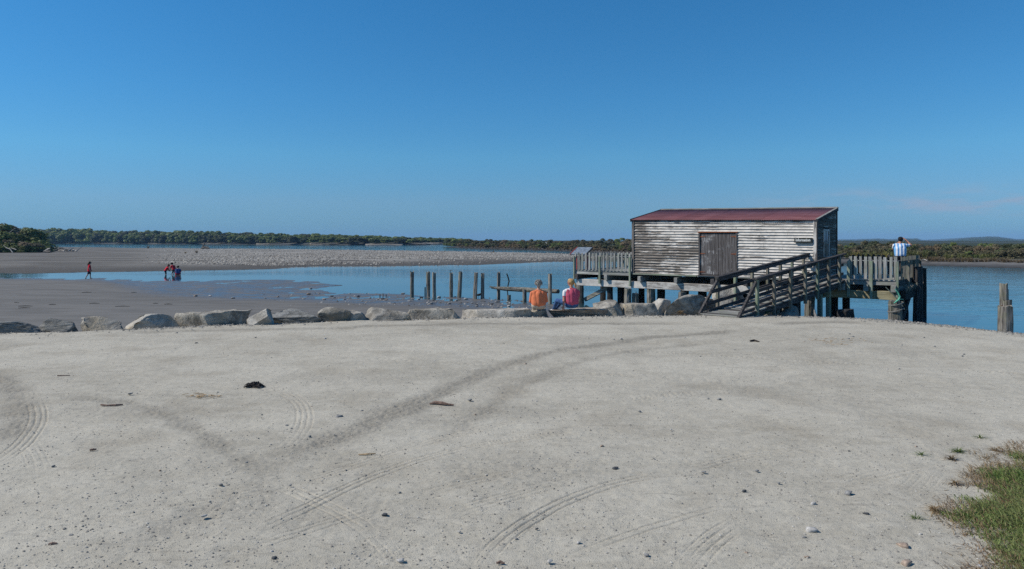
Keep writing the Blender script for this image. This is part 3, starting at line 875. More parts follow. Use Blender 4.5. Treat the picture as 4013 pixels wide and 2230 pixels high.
# diagonal strut under the left end
put(wharf, 'strut', MB().beam((lx(2292, 0.25), 0.25, -0.62), (lx(2390, 0.35), 0.35, 0.10), 0.17, 0.20), W_PILE[0], 0.01)
# right-hand corner piles, braces
def world_at(px, d, z): return (ax(px, d), d, z)
for j, (y, r, top) in enumerate(((2.55, 0.20, 1.35), (3.7, 0.17, 1.25))):
    o = pile_mesh(top + 1.7, r, 71 + j, 0.02).build('pile', W_BLACK[2] if j else W_DARK[2], wharf); o.location = (XR + 0.26, y, -1.7)
put(wharf, 'strut', MB().beam((XR - 0.10, 0.9, -0.70), (XR - 0.02, 2.3, 0.30), 0.20, 0.22), W_DARK[1], 0.01)
put(wharf, 'side_beam', MB().beam((XR + 0.12, 0.2, 0.33), (XR + 0.12, YB - 0.1, 0.33), 0.16, 0.36), W_BLACK[1], 0.01)

# -- railings
def railing(name, p0, p1, n_pick, posts, m_rail, m_pick, m_post, top=1.62, pick_w=0.085, out=(0, -1), thick=0.022, doubles=True, seed=1):
    """picket rail from p0 to p1 (local plan points)"""
    rr = random.Random(seed)
    p0 = Vector((*p0, 0)); p1 = Vector((*p1, 0)); d = (p1 - p0); L = d.length; d.normalize()
    o = Vector((out[0], out[1], 0))
    root = put(wharf, name, MB().beam(p0 + Vector((0, 0, top)) + o * 0.01, p1 + Vector((0, 0, top)) + o * 0.01, 0.13, 0.035, jit=0.004), m_rail)
    put(root, 'bottom_rail', MB().beam(p0 + Vector((0, 0, DECK + 0.035)) + o * 0.015, p1 + Vector((0, 0, DECK + 0.035)) + o * 0.015, 0.11, 0.04, jit=0.004), m_rail)
    for i in range(n_pick):
        t = (i + 0.5) / n_pick * L + rr.uniform(-0.012, 0.012)
        c = p0 + d * t
        h = top + 0.15 + rr.uniform(-0.014, 0.02)
        w = pick_w * rr.uniform(0.85, 1.12)
        ln = d * rr.uniform(-0.012, 0.012)
        put(root, 'picket', MB().beam(c + Vector((0, 0, DECK + 0.06)) + o * 0.09, c + ln + Vector((0, 0, h)) + o * 0.088, w, thick, up=o, jit=0.003), m_pick)
    for t, lo, w in posts:
        c = p0 + d * (t * L)
        put(root, 'post', MB().beam(c + Vector((0, 0, lo)) + o * 0.125, c + Vector((0, 0, top - 0.022)) + o * 0.125, w, 0.085, up=o, jit=0.004), m_post, 0.006)
    return root
def fr(px, x0, x1): return (lx(px) - x0) / (x1 - x0)
railing('railing', (XL, 0.02), (XS - 0.02, 0.02), 16, [(0.012, 0.42, 0.085), (fr(2355, XL, XS), 0.26, 0.10), (0.985, 0.20, 0.085)], W_PALE[0], W_PALE[2], W_GREEN[2], seed=3)
railing('railing', (XL, YB - 0.02), (XS + 0.4, YB - 0.02), 16, [(0.02, 0.42, 0.09), (0.5, 0.42, 0.09), (0.98, 0.42, 0.09)], W_PALE[0], W_PALE[2], W_GREEN[2], out=(0, 1), seed=4)
railing('railing', (XL + 0.02, 0.05), (XL + 0.02, YB), 18, [(0.5, 0.42, 0.09)], W_PALE[1], W_PALE[2], W_GREEN[2], out=(-1, 0), seed=5)
xa = lx(3326)
railing('railing', (xa, 0.02), (XR, 0.02), 10, [(0.01, 0.20, 0.10), (fr(3417, xa, XR), 0.16, 0.11), (0.985, 0.15, 0.09)], W_PALE[0], W_PALE[2], W_GREEN[2], seed=6, pick_w=0.10)
railing('railing', (0.3, YB - 0.02), (XR, YB - 0.02), 13, [(0.02, 0.42, 0.09), (0.5, 0.42, 0.09), (0.98, 0.42, 0.09)], W_DARK[0], W_DARK[2], W_DARK[2], out=(0, 1), seed=7, pick_w=0.10)
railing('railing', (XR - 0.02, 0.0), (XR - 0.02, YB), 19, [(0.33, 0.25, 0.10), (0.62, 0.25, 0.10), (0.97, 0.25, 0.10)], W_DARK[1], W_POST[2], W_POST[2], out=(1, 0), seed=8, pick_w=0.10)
# slanting spurs under the side rail
for i in range(6):
    y = 0.35 + i * 0.62
    put(wharf, 'spur', MB().beam((XR + 0.30, y, 0.70), (XR + 0.07, y, 0.28), 0.06, 0.09), W_POST[1])

# ------------------------------------------------------------------ the shed
def ztop(x): return 3.245 - 0.019 * x              # the eave sags towards the right
def slope(y): return 0.185 * y
W0 = DECK + 0.005
front = put(shed, 'front_wall', MB().quadbox([(XS, 0.03, W0), (0, 0.03, W0), (0, 0.07, W0), (XS, 0.07, W0), (XS, 0.03, ztop(XS) - 0.06), (0, 0.03, ztop(0) - 0.06), (0, 0.07, ztop(0) - 0.06), (XS, 0.07, ztop(XS) - 0.06)]), W_BLACK[0])
DX0, DX1 = lx(2745), lx(2884); DZ0, DZ1 = DECK + 0.01, lz(914, (DX0 + DX1) / 2)
NB = 20
def lap_board(parent, x0, x1, z0a, z0b, z1a, z1b, m, drop=0.022):
    """a lapped weatherboard: thick proud lower edge, thin upper edge tucked under the next"""
    j = RND.uniform(-0.003, 0.003)
    y_lo, y_hi = -0.036 + j, 0.022
    c8 = [(x0, y_lo, z0a), (x1, y_lo, z0b), (x1, 0.028, z0b), (x0, 0.028, z0a), (x0, y_hi, z1a + drop), (x1, y_hi, z1b + drop), (x1, 0.029, z1b + drop), (x0, 0.029, z1a + drop)]
    put(parent, 'weatherboard', MB().quadbox(c8), m)
for i in range(NB):
    def zz(x, k): 
        t = k / NB; return W0 - 0.02 + t * (ztop(x) - 0.05 - (W0 - 0.02))
    spans = [(XS + 0.10, -0.10)]
    zmid = zz((DX0 + DX1) / 2, i + 0.5)
    if zmid < DZ1 + 0.05: spans = [(XS + 0.10, DX0 - 0.075), (DX1 + 0.075, -0.10)]
    out = []
    for a, b in spans:                                   # butt joints here and there
        if b - a > 3 and RND.random() < 0.65:
            c = a + (b - a) * RND.uniform(0.25, 0.75); out += [(a, c - 0.004), (c + 0.004, b)]
        else: out.append((a, b))
    for a, b in out:
        lap_board(front, a, b, zz(a, i), zz(b, i), zz(a, i + 1) - 0.012, zz(b, i + 1) - 0.012, P_FRONT)
# corner boards
for x0, x1 in ((XS, XS + 0.11), (-0.12, 0.0)):
    put(shed, 'corner_board', MB().quadbox([(x0, -0.055, W0 - 0.03), (x1, -0.055, W0 - 0.03), (x1, 0.028, W0 - 0.03), (x0, 0.028, W0 - 0.03), (x0, -0.055, ztop(x0) - 0.03), (x1, -0.055, ztop(x1) - 0.03), (x1, 0.028, ztop(x1) - 0.03), (x0, 0.028, ztop(x0) - 0.03)]), paint_mat('corner_board_paint', 2, -0.10, 0.10) if x0 < -1 else paint_mat('corner_board_paint_worn', 2, -0.04, 0.14))
# sill board below the weatherboards
put(shed, 'sill_board', MB().beam((XS + 0.02, -0.03, W0 - 0.055), (lx(2730), -0.03, W0 - 0.055), 0.06, 0.05, jit=0.004), W_GREEN[0])
put(shed, 'sill_board', MB().beam((lx(2733), -0.031, W0 - 0.058), (-0.02, -0.031, W0 - 0.058), 0.06, 0.05, jit=0.004), W_PALE[0])
# end wall (facing the ramp and the right-hand deck), sloping top
endw = MB(); endw.poly([(-0.03, 0.07, W0), (-0.03, SHD, W0), (-0.03, SHD, ztop(0) - 0.07 + slope(SHD)), (-0.03, 0.07, ztop(0) - 0.07)])
endw.poly([(-0.07, 0.07, W0), (-0.07, SHD, W0), (-0.07, SHD, ztop(0) - 0.07 + slope(SHD)), (-0.07, 0.07, ztop(0) - 0.07)])
end = put(shed, 'end_wall', endw, W_BLACK[1])
WY0, WY1, WZ0, WZ1 = 1.02, 1.78, 1.80, 2.78
nb2 = 24
for i in range(nb2):
    h = (ztop(0) + slope(SHD) - W0) / nb2
    z0, z1 = W0 + i * h, W0 + (i + 1) * h
    ys = 0.075
    if z1 > ztop(0) - 0.08: ys = (z1 - ztop(0) + 0.08) / 0.185
    if ys > SHD - 0.15: continue
    spans = [(max(ys, 0.075), SHD - 0.02)]
    if z1 > WZ0 - 0.05 and z0 < WZ1 + 0.05: spans = [(max(ys, 0.075), WY0 - 0.09), (WY1 + 0.09, SHD - 0.02)]
    for a, b in spans:
        if b - a < 0.1: continue
        j = RND.uniform(-0.003, 0.003)
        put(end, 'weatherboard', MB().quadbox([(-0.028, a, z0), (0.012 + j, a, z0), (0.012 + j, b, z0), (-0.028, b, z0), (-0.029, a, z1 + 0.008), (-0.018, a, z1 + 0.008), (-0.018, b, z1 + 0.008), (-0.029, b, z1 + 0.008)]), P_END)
put(shed, 'corner_board', MB().box(0.0, 0.03, -0.052, 0.07, W0 - 0.02, ztop(0) - 0.04), W_DARK[2])
put(shed, 'corner_board', MB().box(-0.025, 0.035, SHD - 0.015, SHD + 0.05, W0 - 0.02, ztop(0) + slope(SHD) - 0.08), W_DARK[2])
# back and left walls
lw = MB(); lw.quadbox([(XS + 0.01, 0.07, W0), (XS + 0.06, 0.07, W0), (XS + 0.06, SHD, W0), (XS + 0.01, SHD, W0), (XS + 0.01, 0.07, ztop(XS) - 0.07), (XS + 0.06, 0.07, ztop(XS) - 0.07), (XS + 0.06, SHD, ztop(XS) - 0.07 + slope(SHD)), (XS + 0.01, SHD, ztop(XS) - 0.07 + slope(SHD))])
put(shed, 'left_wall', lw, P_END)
bw = MB(); bw.quadbox([(XS + 0.06, SHD - 0.05, W0), (-0.07, SHD - 0.05, W0), (-0.07, SHD - 0.002, W0), (XS + 0.06, SHD - 0.002, W0), (XS + 0.06, SHD - 0.05, ztop(XS) - 0.08 + slope(SHD)), (-0.07, SHD - 0.05, ztop(0) - 0.08 + slope(SHD)), (-0.07, SHD - 0.002, ztop(0) - 0.08 + slope(SHD)), (XS + 0.06, SHD - 0.002, ztop(XS) - 0.08 + slope(SHD))])
put(shed, 'back_wall', bw, P_FRONT)
# window in the end wall
win = put(shed, 'window', MB().box(-0.02, 0.025, WY0 - 0.09, WY0, WZ0 - 0.07, WZ1 + 0.09).box(-0.02, 0.025, WY1, WY1 + 0.09, WZ0 - 0.07, WZ1 + 0.09).box(-0.02, 0.026, WY0, WY1, WZ1, WZ1 + 0.09), paint_mat('window_frame_paint', 2, 0.0, 0.2))
put(win, 'sill', MB().box(-0.02, 0.06, WY0 - 0.12, WY1 + 0.12, WZ0 - 0.10, WZ0 - 0.071), W_PALE[1])
put(win, 'pane', MB().box(-0.012, -0.006, WY0 + 0.002, WY1 - 0.002, WZ0 - 0.07, (WZ0 + WZ1) / 2 - 0.02), GLASS)
put(win, 'pane', MB().box(-0.012, -0.006, WY0 + 0.002, WY1 - 0.002, (WZ0 + WZ1) / 2 + 0.02, WZ1 - 0.002), GLASS)
put(win, 'glazing_bar', MB().box(-0.014, 0.012, WY0, WY1, (WZ0 + WZ1) / 2 - 0.02, (WZ0 + WZ1) / 2 + 0.02), W_PALE[1])
put(win, 'glazing_bar', MB().box(-0.013, 0.010, (WY0 + WY1) / 2 - 0.015, (WY0 + WY1) / 2 + 0.015, WZ0 - 0.07, WZ1), W_PALE[2])
# double door
frame = put(shed, 'door_frame', MB().box(DX0 - 0.075, DX0 - 0.008, -0.05, 0.03, DZ0, DZ1 + 0.03).box(DX1 + 0.008, DX1 + 0.075, -0.05, 0.03, DZ0, DZ1 + 0.03), W_DARK[2])
put(frame, 'drip_cap', MB().quadbox([(DX0 - 0.12, -0.07, DZ1 + 0.035), (DX1 + 0.10, -0.07, DZ1 + 0.03), (DX1 + 0.10, 0.02, DZ1 + 0.045), (DX0 - 0.12, 0.02, DZ1 + 0.05), (DX0 - 0.12, -0.07, DZ1 + 0.06), (DX1 + 0.10, -0.07, DZ1 + 0.055), (DX1 + 0.10, 0.02, DZ1 + 0.08), (DX0 - 0.12, 0.02, DZ1 + 0.085)]), RUST)
put(frame, 'threshold', MB().beam((DX0 - 0.1, -0.035, DZ0 - 0.03), (DX1 + 0.1, -0.035, DZ0 - 0.03), 0.10, 0.045), W_DARK[0])
mid = (DX0 + DX1) / 2 + 0.03
for a, b, sgn in ((DX0, mid - 0.006, 1), (mid + 0.006, DX1, -1)):
    leaf = put(shed, 'door', MB().box(a, b, 0.012, 0.022, DZ0 + 0.01, DZ1), W_BLACK[2])
    n = 5; w = (b - a) / n
    for i in range(n):
        put(leaf, 'plank', MB().box(a + i * w + 0.003, a + (i + 1) * w - 0.003, -0.008 + RND.uniform(-0.003, 0.003), 0.011, DZ0 + 0.012 + RND.uniform(0, 0.015), DZ1 - RND.uniform(0.002, 0.012)), P_DOOR)
    hx = a if sgn > 0 else b
    for z in (DZ0 + 0.13, (DZ0 + DZ1) / 2 + 0.02, DZ1 - 0.15):
        hb = MB()
        hb.quadbox([(hx - 0.05 * sgn, -0.036, z - 0.05), (hx + 0.02 * sgn, -0.022, z - 0.05), (hx + 0.02 * sgn, -0.012, z - 0.05), (hx - 0.05 * sgn, -0.031, z - 0.05), (hx - 0.05 * sgn, -0.036, z + 0.05), (hx + 0.02 * sgn, -0.022, z + 0.05), (hx + 0.02 * sgn, -0.012, z + 0.05), (hx - 0.05 * sgn, -0.031, z + 0.05)])
        hb.quadbox([(hx + 0.02 * sgn, -0.024, z - 0.022), (hx + 0.23 * sgn, -0.018, z - 0.010), (hx + 0.23 * sgn, -0.012, z - 0.010), (hx + 0.02 * sgn, -0.013, z - 0.022), (hx + 0.02 * sgn, -0.024, z + 0.022), (hx + 0.23 * sgn, -0.018, z + 0.010), (hx + 0.23 * sgn, -0.012, z + 0.010), (hx + 0.02 * sgn, -0.013, z + 0.022)])
        put(leaf, 'hinge', hb, RUST)
# corrugated iron roof in lapped sheets
roof = put(shed, 'roof', MB().quadbox([(XS + 0.02, 0.0, ztop(XS) - 0.055), (-0.03, 0.0, ztop(0) - 0.055), (-0.03, SHD, ztop(0) - 0.055 + slope(SHD)), (XS + 0.02, SHD, ztop(XS) - 0.055 + slope(SHD)),
      (XS + 0.02, 0.0, ztop(XS) - 0.03), (-0.03, 0.0, ztop(0) - 0.03), (-0.03, SHD, ztop(0) - 0.03 + slope(SHD)), (XS + 0.02, SHD, ztop(XS) - 0.03 + slope(SHD))]), W_DARK[0])
ns = 11; xw = (0.02 - XS) / ns
for i in range(ns):
    x0, x1 = XS - 0.01 + i * xw, XS - 0.01 + (i + 1) * xw + 0.05
    n = 64; xs = np.linspace(x0, x1, n)
    wv = 0.011 * np.cos(2 * math.pi * (xs - XS) / 0.076)
    rows = []
    lift = 0.004 * (i % 2)
    for dz in (0.0, -0.004):
        for y in (-0.11, SHD * 0.5, SHD + 0.06):
            rows.append(np.stack([xs, np.full(n, y), 3.245 - 0.019 * xs + slope(y) + wv + dz + lift], 1))
    V = np.concatenate(rows); idx = np.arange(6 * n).reshape(6, n)
    fs = []
    for r in ((0, 1), (1, 2), (4, 3), (5, 4), (3, 0), (2, 5)):
        fs.append(np.stack([idx[r[0], :-1], idx[r[0], 1:], idx[r[1], 1:], idx[r[1], :-1]], -1))
    me = np_mesh('roof_sheet', V, np.concatenate(fs)); me.materials.append(ROOF)
    o = bpy.data.objects.new('roof_sheet', me); COL.objects.link(o); o.parent = roof
put(shed, 'ridge_capping', MB().beam((XS - 0.03, SHD + 0.03, ztop(XS) + slope(SHD) + 0.035), (0.04, SHD + 0.03, ztop(0) + slope(SHD) + 0.035), 0.16, 0.05), W_PALE[0])
put(shed, 'barge_board', MB().beam((0.045, -0.13, ztop(0) - 0.045 + slope(-0.1)), (0.045, SHD + 0.09, ztop(0) - 0.045 + slope(SHD + 0.05)), 0.03, 0.15), W_DARK[1])
put(shed, 'barge_board', MB().beam((XS - 0.035, -0.13, ztop(XS) - 0.03 + slope(-0.1)), (XS - 0.035, SHD + 0.09, ztop(XS) - 0.03 + slope(SHD + 0.05)), 0.03, 0.14), W_DARK[1])
put(shed, 'barge_capping', MB().beam((0.03, -0.13, ztop(0) + 0.03 + slope(-0.1)), (0.03, SHD + 0.09, ztop(0) + 0.03 + slope(SHD + 0.05)), 0.10, 0.015), W_PALE[1])

# ------------------------------------------------------------------ sign on the shed
def text_mesh(txt, size, name, extrude=0.003, offset=0.0):
    cu = bpy.data.curves.new(name, 'FONT'); cu.body = txt; cu.size = size; cu.extrude = extrude; cu.offset = offset
    cu.align_x = 'CENTER'; cu.align_y = 'CENTER'; cu.resolution_u = 3
    t = bpy.data.objects.new('tmp', cu); COL.objects.link(t)
    bpy.context.view_layer.update()
    me = bpy.data.meshes.new_from_object(t.evaluated_get(bpy.context.evaluated_depsgraph_get()))
    bpy.data.objects.remove(t); me.name = name
    return me
SX0, SX1 = lx(3116), lx(3185); sxm = (SX0 + SX1) / 2
SZ0, SZ1 = lz(951, sxm), lz(932, sxm)
sign = empty('information_sign', l2w(sxm, -0.10, (SZ0 + SZ1) / 2), TH, 'small dark sign board reading Information on the shed front', 'sign')
hw, hh = (SX1 - SX0) / 2, (SZ1 - SZ0) / 2
put(sign, 'sign_board', MB().box(-hw, hw, -0.02, 0.055, -hh, hh), plain_mat('sign_dark_green', (0.022, 0.026, 0.022), 0.5, 0.2), 0.004)
me = text_mesh('Information', 0.155, 'lettering', 0.002, 0.004)
bx_ = max(v.co.x for v in me.vertices) - min(v.co.x for v in me.vertices)
for v in me.vertices: v.co.x *= hw * 1.66 / bx_
lt = link_mesh('lettering', me, plain_mat('sign_white', (0.72, 0.72, 0.68), 0.5, 0.05), sign, (0, -0.0235, 0.004))
lt.rotation_euler = (math.pi / 2, 0, 0)

# ------------------------------------------------------------------ tilted information panel on the left deck
pw = l2w(lx(2280, 0.75), 0.75, DECK)
pan = empty('display_stand', pw, TH, 'tilted grey information panel with a red edge on the left deck', 'display stand')
c8 = []
hx_ = 0.46
def pq(x, t, o): return (x, -0.34 + 0.68 * t + o * 0.45, 0.80 + 0.36 * t + o)
pb = MB()
pb.quadbox([pq(-hx_, 0, 0), pq(hx_, 0, 0), pq(hx_, 1, 0), pq(-hx_, 1, 0), (-hx_, -0.37, 0.835), (hx_, -0.37, 0.835), (hx_, 0.31, 1.195), (-hx_, 0.31, 1.195)])
put(pan, 'panel_board', pb, plain_mat('panel_print', (0.17, 0.20, 0.23), 0.35, 0.35, 9, 0.5))
put(pan, 'panel_edge', MB().beam((-hx_ - 0.02, -0.37, 0.82), (-hx_ - 0.02, 0.32, 1.185), 0.03, 0.07), plain_mat('panel_red', (0.36, 0.05, 0.05), 0.5, 0.15))
put(pan, 'panel_edge', MB().beam((hx_ + 0.02, -0.37, 0.82), (hx_ + 0.02, 0.32, 1.185), 0.03, 0.07), plain_mat('panel_dark', (0.05, 0.05, 0.055), 0.5, 0.15))
for x in (-0.3, 0.3):
    put(pan, 'leg', MB().box(x - 0.035, x + 0.035, -0.05, 0.03, 0.0, 0.97), plain_mat('panel_red_post', (0.30, 0.05, 0.05), 0.6, 0.2))

# ------------------------------------------------------------------ the access ramp
RA = Vector((7.0, 21.2, 0.0)); RBv = Vector((13.05, 26.85, 0.0))      # near edge: foot and head
rd = (RBv - RA); RL = rd.length
ramp = empty('access_ramp', RA, math.atan2(rd.y, rd.x), 'grey timber boarding ramp with dark handrails climbing to the wharf', 'ramp')
RW = 1.32                                                              # width, to local +y
def rz(x): return 0.03 + (DECK - 0.03) * x / RL                        # walking surface
surf = put(ramp, 'walkway', MB().quadbox([(0, 0.05, rz(0) - 0.09), (RL, 0.05, rz(RL) - 0.09), (RL, RW - 0.05, rz(RL) - 0.09), (0, RW - 0.05, rz(0) - 0.09), (0, 0.05, rz(0) - 0.045), (RL, 0.05, rz(RL) - 0.045), (RL, RW - 0.05, rz(RL) - 0.045), (0, RW - 0.05, rz(0) - 0.045)]), W_DARK[0])
x = 0.0
while x < RL + 0.1:
    j = RND.uniform(-0.003, 0.003)
    put(surf, 'plank', MB().beam((x + 0.066, -0.05, rz(x + 0.066) - 0.02 + j), (x + 0.066, RW + 0.05, rz(x + 0.066) - 0.02 + j), 0.128, 0.04), W_PALE[1] if RND.random() < 0.6 else W_DARK[1])
    x += 0.14
for y in (0.03, RW - 0.03):
    put(ramp, 'stringer', MB().beam((-0.15, y, rz(-0.15) - 0.15), (RL, y, rz(RL) - 0.15), 0.08, 0.20), W_DARK[0], 0.006)
for y in (0.10, RW - 0.10):
    put(ramp, 'kerb', MB().beam((0.3, y, rz(0.3) + 0.035), (RL, y, rz(RL) + 0.035), 0.07, 0.07, jit=0.003), W_DARK[0])
PX = [1.18, 2.35, 3.55, 4.72, 5.75, 6.75, 7.75]
HR = 1.02
for y, s in ((0.0, -1), (RW, 1)):
    for i, x in enumerate(PX):
        b = rz(x) - 0.26 - (0.10 if s < 0 else 0.0)
        put(ramp, 'post', MB().beam((x, y + s * 0.045, max(b, gz(*(RA + Vector((rd.x, rd.y, 0)) / RL * x).xy) - 0.2) if i < 2 else b), (x, y + s * 0.045, rz(x) + HR - 0.03), 0.115, 0.085, up=(0, 1, 0), jit=0.004), W_POST[2] if (i * 3 + (s > 0)) % 4 else W_GREEN[2], 0.006)
    put(ramp, 'handrail', MB().beam((PX[0] - 0.12, y + s * 0.02, rz(PX[0] - 0.12) + HR), (RL + 0.05, y + s * 0.02, rz(RL + 0.05) + HR), 0.15, 0.045, jit=0.004), W_DARK[0])
    put(ramp, 'top_rail', MB().beam((PX[0], y - s * 0.025, rz(PX[0]) + HR - 0.085), (RL, y - s * 0.025, rz(RL) + HR - 0.085), 0.045, 0.11, jit=0.003), W_DARK[0])
    put(ramp, 'mid_rail', MB().beam((PX[0] - 0.55 if s > 0 else PX[0], y - s * 0.025, rz(PX[0] - (0.55 if s > 0 else 0)) + 0.60), (RL, y - s * 0.025, rz(RL) + 0.60), 0.045, 0.12, jit=0.003), W_DARK[0])
    put(ramp, 'low_rail', MB().beam((PX[0] - 0.85 if s > 0 else PX[0] - 0.7, y - s * 0.025, rz(PX[0] - 0.8) + 0.24), (RL, y - s * 0.025, rz(RL) + 0.24), 0.045, 0.11, jit=0.003), W_DARK[0])
    put(ramp, 'brace', MB().beam((0.02, y + s * 0.03, 0.0), (PX[0] - 0.03, y + s * 0.03, rz(PX[0]) + HR - 0.10), 0.075, 0.09, jit=0.003), W_DARK[0])
# legs under the upper half
for x, y, m in ((6.3, 0.10, W_GREEN), (6.95, 0.05, W_GREEN), (6.3, RW - 0.1, W_DARK), (6.95, RW - 0.1, W_DARK), (5.2, 0.5, W_DARK), (4.5, 0.9, W_POST), (5.35, 1.0, W_PILE)):
    put(ramp, 'support_leg', MB().box(x - 0.09, x + 0.09, y - 0.07, y + 0.07, -1.1, rz(x) - 0.20), m[2], 0.008)
put(ramp, 'cross_bearer', MB().beam((6.62, -0.15, rz(6.6) - 0.33), (6.62, RW + 0.15, rz(6.6) - 0.33), 0.14, 0.18), W_YELL[1])
# ------------------------------------------------------------------ boulders along the edge of the car park
def rock_mat(name, c1, c2, c3, streak=0.0):
    k = NT(name, 0.92, 0.2)
    co = k.coord()
    off = k.n('VectorMath', {'operation': 'ADD'}); k.put(off.inputs[0], co); k.put(off.inputs[1], k.n('CombineXYZ', X=k.math('MULTIPLY', k.rand(), 50.0), Y=k.math('MULTIPLY', k.rand(), 20.0), Z=0.0).outputs[0])
    v = off.outputs[0]
    if streak: v2 = k.mapv(v, (1, 1, 5), rot=(0.2, 0.5, 0.3))
    else: v2 = v
    n1 = k.noise(v2, 2.6, 6.0, 0.66, 0.5)
    n2 = k.noise(v, 22.0, 5.0, 0.7)
    n3 = k.noise(v, 1.3, 3.0)
    c = k.mix(k.rng(n1, 0.36, 0.66), c1, c2)
    c = k.mix(k.rng(n3, 0.5, 0.7, 0, 0.7), c, c3)
    c = k.mix(k.rng(n2, 0.45, 0.75, 0, 0.4), c, tuple(x * 0.45 for x in c1))
    nr = k.bump(n1, 0.9, 0.10); nr = k.bump(n2, 0.5, 0.02, nr)
    return k.fin(c, None, nr)
R_GREY = rock_mat('grey_schist', (0.165, 0.152, 0.128), (0.42, 0.39, 0.335), (0.34, 0.285, 0.20))
R_PALE = rock_mat('pale_schist', (0.28, 0.258, 0.22), (0.49, 0.46, 0.405), (0.46, 0.39, 0.28))
R_DARK = rock_mat('dark_banded_schist', (0.11, 0.11, 0.10), (0.29, 0.285, 0.265), (0.24, 0.23, 0.20), 1.0)
R_BROWN = rock_mat('brown_weathered_schist', (0.23, 0.185, 0.145), (0.46, 0.39, 0.315), (0.40, 0.32, 0.23), 1.0)

def rock_mesh(name, sx, sy, sz, seed, cuts=11, flat=0.0, rough=0.05, sub=4):
    """an angular broken boulder: a ball cut by random planes, then roughened; base at z = 0"""
    rr = np.random.default_rng(seed)
    bm = bmesh.new(); bmesh.ops.create_icosphere(bm, subdivisions=sub, radius=1.0)
    bm.verts.ensure_lookup_table()
    P = np.array([v.co[:] for v in bm.verts])
    F_ = np.array([[v.index for v in f.verts] for f in bm.faces]); bm.free()
    P = np.sign(P) * np.abs(P) ** 0.6                        # towards a block
    for _ in range(cuts):
        n = rr.normal(size=3); n[2] *= 0.6; n /= np.linalg.norm(n)
        d = rr.uniform(0.45, 0.85)
        s = P @ n - d
        P = P - np.outer(np.maximum(s, 0), n)
    if flat: P[:, 2] = np.minimum(P[:, 2], flat + 0.05 * P[:, 0])
    lo, hi = P.min(0), P.max(0); P = (P - lo) / (hi - lo) * 2 - 1
    q = P * 2.3 + seed
    nz = fbm(q[:, 0] + q[:, 2] * 0.7, q[:, 1] - q[:, 2] * 0.6, 5, seed % 97)
    nz2 = np.abs(fbm(q[:, 0] * 2 + q[:, 1], q[:, 2] * 3.1, 4, seed % 89 + 3))
    P = P * (1 + (nz * 2.2 * rough - nz2 * 1.6 * rough))[:, None]
    lo, hi = P.min(0), P.max(0); P = (P - lo) / (hi - lo)
    V = np.stack([(P[:, 0] - 0.5) * sx, (P[:, 1] - 0.5) * sy, P[:, 2] * sz], 1)
    return np_mesh(name, V, F_, False)
# x range, top row, base row of each boulder in the photograph, depth (m), material, flat top, label
BOULD = [
    (-30, 160, 1252, 1299, 0.9, R_DARK, 0, 'long dark grey boulder at the far left end of the row'),
    (160, 300, 1242, 1290, 0.7, R_DARK, 0, 'dark fractured boulder with a sloping pale left face, second from the left end'),
    (300, 488, 1239, 1285, 0.7, R_GREY, 0, 'low pale-sided boulder third from the left end of the row'),
    (492, 690, 1227, 1270, 0.8, R_PALE, 0, 'pale banded rectangular boulder beside the long dark-fronted one'),
    (690, 968, 1212, 1266, 0.8, R_GREY, 0.45, 'longest boulder of the left row, flat pale top and dark front'),
    (966, 1086, 1203, 1268, 0.6, R_PALE, 0, 'nearly white upright boulder between two dark ones'),
    (1066, 1286, 1210, 1258, 0.8, R_DARK, 0, 'dark boulder with curved streaks right of the whitest one'),
    (1252, 1374, 1199, 1256, 0.6, R_GREY, 0, 'pointed boulder tilted to the left, yellowish on top'),
    (1352, 1458, 1213, 1254, 0.6, R_GREY, 0, 'small blocky boulder with a cream left face'),
    (1434, 1612, 1202, 1251, 0.8, R_GREY, 0, 'wedge-shaped boulder rising to the right, left of the long slab'),
    (1606, 1812, 1203, 1242, 0.7, R_GREY, 0.35, 'tilted flat slab with a dark overhanging front'),
    (1722, 1806, 1220, 1242, 0.35, R_GREY, 0, 'small rough stone wedged under the tilted slab'),
    (1815, 2092, 1204, 1238, 0.9, R_PALE, 0.25, 'long low flat-topped slab left of the seated woman in orange'),
    (2068, 2158, 1206, 1232, 0.8, R_GREY, 0.3, 'flat slab under the seated woman in orange'),
    (2158, 2386, 1202, 1230, 0.8, R_BROWN, 0.3, 'long brown layered slab under the seated woman in pink'),
    (2330, 2452, 1173, 1229, 0.8, R_GREY, 0, 'rounded dark-sided boulder right of the woman in pink'),
    (2424, 2582, 1182, 1229, 0.9, R_GREY, 0.5, 'blocky flat-topped boulder below the middle of the shed'),
    (2530, 2634, 1168, 1224, 0.7, R_PALE, 0, 'boulder with a yellow-brown patch beside the biggest boulder'),
    (2598, 2772, 1149, 1226, 1.1, R_GREY, 0, 'biggest boulder, peaked, at the foot of the ramp'),
    (2716, 2800, 1158, 1216, 0.9, R_PALE, 0, 'pale boulder half hidden behind the ramp brace'),
]
for i, (x0, x1, yt, yb, dep, m, fl, lab) in enumerate(BOULD):
    cx = (x0 + x1) / 2
    _, d = gp(cx, yb, 0.0)
    d = d + dep * 0.42
    w = (x1 - x0) / F * d * 1.10
    h = az_(yt + 3, d) + 0.10
    sz = h * (3.4 if fl else 1.75) + 0.1
    me = rock_mesh('boulder', w, dep, sz, 300 + i * 7, 12, fl, 0.075, 5)
    o = link_mesh('boulder', me, m)
    o.location = (ax(cx, d), d, h - 0.10 - sz)
    o.rotation_euler = (0, 0, RND.uniform(-0.08, 0.08))
    tag(o, lab, 'boulder', 'boulders along the edge of the car park')
